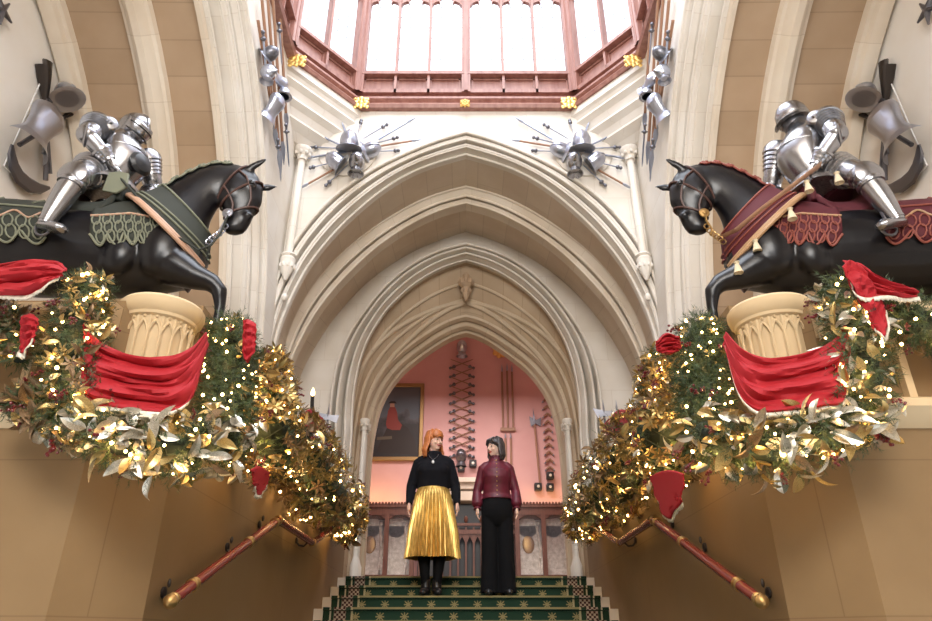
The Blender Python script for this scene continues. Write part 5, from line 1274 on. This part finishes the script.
def person(cx_, cy_, z0, H, yaw, p):
    k = H/1.68; base = Vector((cx_, cy_, z0))
    root = empty('person', base, p['label'], 'person')
    V3 = lambda x, y, z: base+Vector((x*k, y*k, z*k))
    sw = p['sw']; hw = p['hw']
    hc = V3(p.get('hx', 0), -.01, 1.565); HR = Matrix.Rotation(R(yaw), 3, 'Z') @ Matrix.Rotation(R(p.get('nod', 4)), 3, 'X')
    h = lambda x, y, z: hc+HR @ (Vector((x, y, z))*k)
    def ringset(L, n=20, sc=1.0, add=0.0):
        return [[V3(ox+(a+add)*math.cos(q*2*PI/n)*sc, oy+(b+add)*math.sin(q*2*PI/n)*sc, z) for q in range(n)] for z, a, b, oy, ox in L]
    torso = [(.80, hw*.9, .11, 0, 0), (.86, hw, .125, .005, 0), (.95, hw*.98, .12, .0, 0), (1.04, p['ww'], .10, -.005, 0), (1.13, p['ww']*1.06, .11, -.01, 0), (1.22, p['bw'], .125, -.02, 0), (1.30, p['bw']*1.0, .112, -.015, 0), (1.35, sw*.80, .085, .0, 0), (1.39, sw*.52, .062, .005, 0), (1.43, .058, .052, .005, 0)]
    mb = MB(); mb.loft(ringset(torso))
    mb.tube([V3(0, .012, 1.38), V3(p.get('hx', 0)*.5, .008, 1.44), h(0, .015, -.07)], [.056*k, .048*k, .050*k], 14)
    # head
    mb.ell(h(0, .012, .025), (.072*k, .088*k, .088*k), HR, 20, 14); mb.ell(h(0, -.018, -.03), (.058*k, .066*k, .078*k), HR, 18, 12); mb.ell(h(0, -.058, -.083), (.024*k, .020*k, .018*k), HR, 10, 8)
    mb.tube([h(0, -.084, .018), h(0, -.100, -.008), h(0, -.108, -.026), h(0, -.088, -.034)], [.008*k, .010*k, .013*k, .010*k], 8)
    for sg in (-1, 1):
        mb.ell(h(sg*.034, -.066, -.028), (.020*k, .016*k, .018*k), HR, 10, 8)
        mb.ell(h(sg*.073, .010, -.008), (.010*k, .018*k, .030*k), HR, 10, 8)
    arms = []
    for sg in (-1, 1):
        S = V3(sg*(sw-.005), .005, 1.335); hx, hy, hz = p['hand'][sg]; Wp = V3(hx, hy, hz); E_ = V3(sg*p['ex'], .03, 1.08)
        arms.append((S, E_, Wp, sg))
        mb.tube([V3(sg*sw*.5, .005, 1.365), S, S.lerp(E_, .5), E_, E_.lerp(Wp, .3), Wp], [.05*k, .052*k, .043*k, .036*k, .037*k, .024*k], 12)
        d = (Wp-E_).normalized(); d = (d*.6+Vector((0, 0, -.4))).normalized(); side = Vector((0, 1, 0)); pn = d.cross(side).normalized()*sg
        mb.tube([Wp-d*.01, Wp+d*.03*k, Wp+d*.075*k, Wp+d*.09*k], [.024*k, .034*k, .038*k, .030*k], 12, flat=.55, up=(1, 0, 0))
        for q in range(4):
            o = Vector((0, (q-1.5)*.018*k, 0)); L = (.070, .080, .075, .058)[q]*k*.95; f0 = Wp+d*.075*k+o
            inn = Vector((-sg, 0, 0))
            mb.tube([f0, f0+d*L*.45+inn*.003, f0+d*L*.75+inn*.012*k, f0+d*L+inn*.022*k], [.0092*k, .0088*k, .008*k, .006*k], 8)
        mb.tube([Wp+d*.02*k+Vector((0, -.022*k, 0)), Wp+d*.055*k+Vector((-sg*.008, -.045*k, 0)), Wp+d*.085*k+Vector((-sg*.012, -.044*k, 0))], [.012*k, .0105*k, .008*k], 8)
    legs = []
    for sg in (-1, 1):
        A_ = V3(sg*p['fx'], .02, .08); Kn = V3(sg*(p['fx']*.6+hw*.28), -.005, .46); Hp = V3(sg*hw*.5, 0, .84); legs.append((Hp, Kn, A_, sg))
        mb.tube([Hp, Hp.lerp(Kn, .5), Kn, Kn.lerp(A_, .3), Kn.lerp(A_, .7), A_], [hw*.52*k, .072*k, .054*k, .056*k, .040*k, .034*k], 14)
        mb.tube([A_+Vector((0, .03, -.03))*k, A_+Vector((sg*.01, -.04, -.045))*k, A_+Vector((sg*.02, -.13, -.06))*k], [.03*k, .034*k, .022*k], 10, flat=.7)
    body = mb.build('body', M[p['skin']], root); remesh(body, .0065, 3, .5)
    # face
    def part(nm, m, fn, par=None):
        q = MB(); fn(q); return q.build(nm, M[m], par or root)
    part('eyes', 'eye', lambda q: [q.ell(h(sg*.031, -.083, .006), (.012*k, .006*k, .0065*k), HR, 10, 6) for sg in (-1, 1)], body)
    part('eyebrows', p['hair'], lambda q: [q.tube([h(sg*.014, -.091, .026), h(sg*.032, -.088, .031), h(sg*.050, -.074, .026)], .0035*k, 6) for sg in (-1, 1)], body)
    part('lips', 'lip', lambda q: q.tube([h(-.028, -.078, -.050), h(-.012, -.086, -.056), h(.012, -.086, -.056), h(.028, -.078, -.050)], [.003*k, .0075*k, .0075*k, .003*k], 8), body)
    part('teeth', 'teeth', lambda q: q.tube([h(-.02, -.083, -.052), h(0, -.090, -.055), h(.02, -.083, -.052)], [.002*k, .004*k, .002*k], 6), body)
    # hair of locks
    q = MB(); rg = random.Random(p['seed']); L0 = p['hlen']
    q.ell(h(0, .020, .040), (.082*k, .094*k, .086*k), HR, 20, 12)
    for i in range(90):
        a = -PI+2*PI*(i+.5)/90          # 0 = back
        fr = abs(abs(a)-PI)             # distance from the face direction
        sx_, sy_ = math.sin(a), math.cos(a)
        if fr < R(72):
            if p['fringe'] and fr < R(58):
                pts = [h(sx_*.02, .02*sy_-.01, .125), h(sx_*.06, sy_*.075, .095), h(sx_*.078, sy_*.092, .055), h(sx_*.078, sy_*.096, .034)]
                q.tube(pts, [.012*k, .014*k, .012*k, .006*k], 6)
            elif fr > R(12) and not p['fringe'] and fr < R(60):
                sg = 1 if sx_ > 0 else -1
                pts = [h(.012, -.02, .122), h(sg*.035, -.082, .085), h(sg*.068, -.062, .045), h(sg*.082, -.01, .025), h(sg*.086, .015, -.03)]
                q.tube(pts, [.010*k, .013*k, .013*k, .013*k, .007*k], 6)
            continue
        j = rg.uniform(-.01, .01); fl = p.get('flare', .0)
        pts = [h(sx_*.02, .02*sy_+.02, .13), h(sx_*.065, sy_*.075+.02, .100), h(sx_*.088, sy_*.098+.015, .035), h(sx_*.092, sy_*.100+.012, -.03), h(sx_*(.095+fl)+j, sy_*(.095)+.012, -.5*L0-.02), h(sx_*(.080+fl)+j, sy_*.08+.005, -L0+rg.uniform(-.01, .015))]
        q.tube(pts, [.013*k, .015*k, .016*k, .016*k, .016*k, .006*k], 6)
    hr = q.build('hair', M[p['hair']], root); remesh(hr, .0065, 1, .4)
    return root, V3, h, arms, legs, torso, k, ringset, part
YP = 7.21; zt2 = ZF-2*RI+.012
# woman on the left
p = PY(431, 590, YP)
A = dict(label='person with ginger bob in black top and gold pleated skirt, turning to the other woman', sw=.165, hw=.185, ww=.155, bw=.172, hand={-1: (-.245, -.03, .90), 1: (.255, -.03, .90)}, ex=.235, fx=.055, skin='skin', hair='ginger', hlen=.185, fringe=True, seed=4, flare=.032, hx=.005)
root, V3, h, arms, legs, torso, k, rs, part = person(p.x, YP, zt2, 1.68, 44, A)
mb = MB(); t2 = [(z, a, b, oy, ox) for z, a, b, oy, ox in torso if .94 < z < 1.42]+[(1.425, .075, .065, .005, 0), (1.45, .060, .056, .006, 0)]
mb.loft(rs(t2, 28, 1.0, .014))
for S, E_, Wp, sg in arms: mb.tube([V3(sg*.08, .005, 1.365), V3(sg*.13, .005, 1.35), S+Vector((0, 0, -.01)), S.lerp(E_, .5), E_, E_.lerp(Wp, .4), Wp, Wp+(Wp-E_).normalized()*.012], [.052*k, .058*k, .064*k, .060*k, .055*k, .050*k, .038*k, .036*k], 16)
for sg in (-1, 1): mb.ell(V3(sg*.075, -.085, 1.235), (.085, .065, .075), n=14, m_=10)
o = mb.build('black_top', M['knit'], root); remesh(o, .008, 6)
mb = MB(); n = 180; rings = []
for z, a, b, am in ((1.055, .168, .125, .0), (1.03, .172, .130, .001), (.98, .188, .148, .003), (.88, .205, .165, .006), (.75, .225, .180, .009), (.60, .248, .198, .013), (.46, .256, .205, .016), (.355, .268, .212, .019)):
    row = []
    for q in range(n):
        an = 2*PI*q/n; f = am*(1 if (q % 5) < 2 else -1 if (q % 5) in (3,) else 0)+am*.8*math.sin(an*7+z*2); row.append(V3((a+f)*math.cos(an), (b+f)*math.sin(an), z+.006*math.sin(an*5)*(1.05-z)))
    rings.append(row)
mb.loft(rings, cap1=False); mb.build('pleated_skirt', M['skirt'], root, smooth=False)
mb = MB(); mb.loft(rs([(1.035, .170, .128, 0, 0), (1.07, .164, .120, 0, 0)], 28), cap0=False, cap1=False); mb.build('waistband', M['skirt'], root)
for Hp, Kn, A_, sg in legs:
    mb = MB(); mb.tube([Hp.lerp(Kn, .5), Kn, Kn.lerp(A_, .3), Kn.lerp(A_, .7), A_], [.080, .062, .063, .047, .042], 14); mb.build('tights_leg', M['tights'], root)
    mb = MB(); b_ = Vector((A_.x, A_.y, zt2)); mb.tube([A_+Vector((0, 0, .08)), A_+Vector((0, 0, .02)), A_+Vector((0, .0, -.03))], [.047, .048, .05], 14)
    mb.tube([b_+Vector((0, .055, .035)), b_+Vector((0, .01, .045)), b_+Vector((sg*.01, -.07, .040)), b_+Vector((sg*.02, -.135, .030)), b_+Vector((sg*.022, -.165, .022))], [.034, .045, .044, .038, .018], 14, flat=.85)
    o = mb.build('ankle_boot', M['boot'], root); remesh(o, .007, 3)
mb = MB(); mb.tube([V3(-.06, -.03, 1.43), V3(-.04, -.10, 1.37), V3(0, -.150, 1.325), V3(.04, -.10, 1.37), V3(.06, -.03, 1.43)], .0035, 6); o = mb.build('necklace', M['steel'], root)
mb = MB(); mb.ell(V3(0, -.165, 1.30), (.014, .008, .018), n=10, m_=8); mb.build('white_pendant', M['white'], o)
# woman on the right
p = PY(498.5, 590, YP)
B = dict(label='person with short dark hair in burgundy blouse and wide black trousers, looking left', sw=.150, hw=.155, ww=.125, bw=.148, hand={-1: (-.215, -.03, .90), 1: (.215, -.04, .90)}, ex=.215, fx=.10, skin='skin2', hair='darkhair', hlen=.14, fringe=False, seed=8, flare=.0, hx=-.01)
root, V3, h, arms, legs, torso, k, rs, part = person(p.x, YP, zt2, 1.60, -48, B)
mb = MB(); t2 = [(.985, .155, .125, -.005, 0)]+[(z, a+(.012 if z < 1.1 else 0), b, oy, ox) for z, a, b, oy, ox in torso if 1.0 < z < 1.42]+[(1.425, .070, .062, .005, 0), (1.45, .058, .054, .006, 0)]
mb.loft(rs(t2, 28, 1.0, .014))
for S, E_, Wp, sg in arms: mb.tube([V3(sg*.07, .005, 1.37), V3(sg*.115, .005, 1.355), S+Vector((0, 0, -.008)), S.lerp(E_, .5), E_, E_.lerp(Wp, .5), E_.lerp(Wp, .85), Wp], [.048*k, .056*k, .060*k, .054*k, .050*k, .060*k, .062*k, .036*k], 16)
for sg in (-1, 1): mb.ell(V3(sg*.062, -.085, 1.245), (.068, .050, .060), n=14, m_=10)
o = mb.build('blouse', M['blouse'], root); remesh(o, .008, 5)
mb = MB()
for i in range(9):
    mb_ = MB(); z = 1.40-.048*i; y = -.125-.035*math.sin(PI*max(0, min(1, (1.43-z)/.34)))+(.03 if z > 1.37 else 0); mb_.ell(V3(0, y, z), (.0065, .005, .0065), n=8, m_=6); mb_.build('button', M['gilt'], root)
mb = MB(); n = 60
mb.loft([[V3((r+(.008 if (q % 4) < 2 else -.004)*w_)*math.cos(2*PI*q/n), (r+(.008 if (q % 4) < 2 else -.004)*w_)*math.sin(2*PI*q/n)*.95, z) for q in range(n)] for r, z, w_ in ((.062, 1.425, 0), (.066, 1.445, .5), (.074, 1.465, 1))], cap0=False, cap1=False); o = mb.build('ruffle_collar', M['blouse'], root); md = o.modifiers.new('s', 'SOLIDIFY'); md.thickness = .004
for S, E_, Wp, sg in arms:
    d = (Wp-E_).normalized(); mb = MB(); mb.lathe([(.030, 0), (.038, -.012), (.042, -.024), (.036, -.024)], Wp+d*.004, ax=-d, n=18); mb.build('cuff', M['blouse'], root)
mb = MB(); mb.loft(rs([(.70, .10, .085, 0, 0), (.75, .14, .115, 0, 0), (.80, .170, .132, 0, 0), (.86, .174, .140, 0, 0), (.92, .170, .138, 0, 0), (.97, .158, .130, 0, 0), (1.01, .148, .120, 0, 0)], 24))
for sg in (-1, 1):
    pts = [V3(sg*.075, 0, .93), V3(sg*.080, 0, .80), V3(sg*.085, -.005, .60), V3(sg*.090, -.005, .38), V3(sg*.094, .0, .16), V3(sg*.096, 0, .03)]
    mb.tube(pts, [.085*k, .094*k, .090*k, .088*k, .090*k, .094*k], 20, up=(1, 0, 0))
o = mb.build('trousers', M['trouser'], root); remesh(o, .008, 3)
for Hp, Kn, A_, sg in legs:
    b_ = Vector((V3(sg*.098, 0, 0).x, A_.y, zt2)); mb = MB(); mb.tube([b_+Vector((0, .04, .03)), b_+Vector((0, -.03, .04)), b_+Vector((sg*.008, -.10, .035)), b_+Vector((sg*.012, -.15, .028)), b_+Vector((sg*.013, -.172, .02))], [.03, .042, .040, .034, .014], 14, flat=.8); mb.build('shoe', M['boot'], root)
# ------------------------------------------------------------------ light
w = bpy.data.worlds.new('sky'); sc.world = w; w.use_nodes = True
w.node_tree.nodes['Background'].inputs[0].default_value = (.86, .92, 1, 1); w.node_tree.nodes['Background'].inputs[1].default_value = 1.9
sc.view_settings.exposure = .3
def area(name, loc, size, power, col, rot=(0, 0, 0)):
    l = bpy.data.lights.new(name, 'AREA'); l.shape = 'RECTANGLE'; l.size, l.size_y = size; l.energy = power; l.color = col
    o = bpy.data.objects.new(name, l); COL.objects.link(o); o.location = loc; o.rotation_euler = rot; return o
area('lantern_fill', (0, 3.2, ZTOP-.05), (3.4, 5.4), 420, (.84, .91, 1))  # added lamp under the closed lantern top, stands in for window daylight
area('gallery_fill', (0, 11.5, 4.9), (3, 2), 150, (1, .90, .86))  # unseen overhead lamp added to brighten the pink gallery

area('case_top_glow_left', (-2.2, 13.75, 2.5), (1.9, .15), 9, (1, .62, .22), (PI, 0, 0))
area('case_top_glow_right', (2.1, 13.75, 2.5), (1.9, .15), 6, (1, .66, .30), (PI, 0, 0))
area('case_light_left', (-2.0, 13.6, 2.25), (1.8, .2), 45, (1, .9, .8)); area('case_light_right', (2.0, 13.6, 2.25), (1.8, .2), 45, (1, .9, .8))

area('near_end_fill', (0, -3.5, 4.6), (6.5, 2.4), 640, (1, .95, .89), (PI/2, 0, 0))  # unseen lamp added behind the camera to brighten the far arches
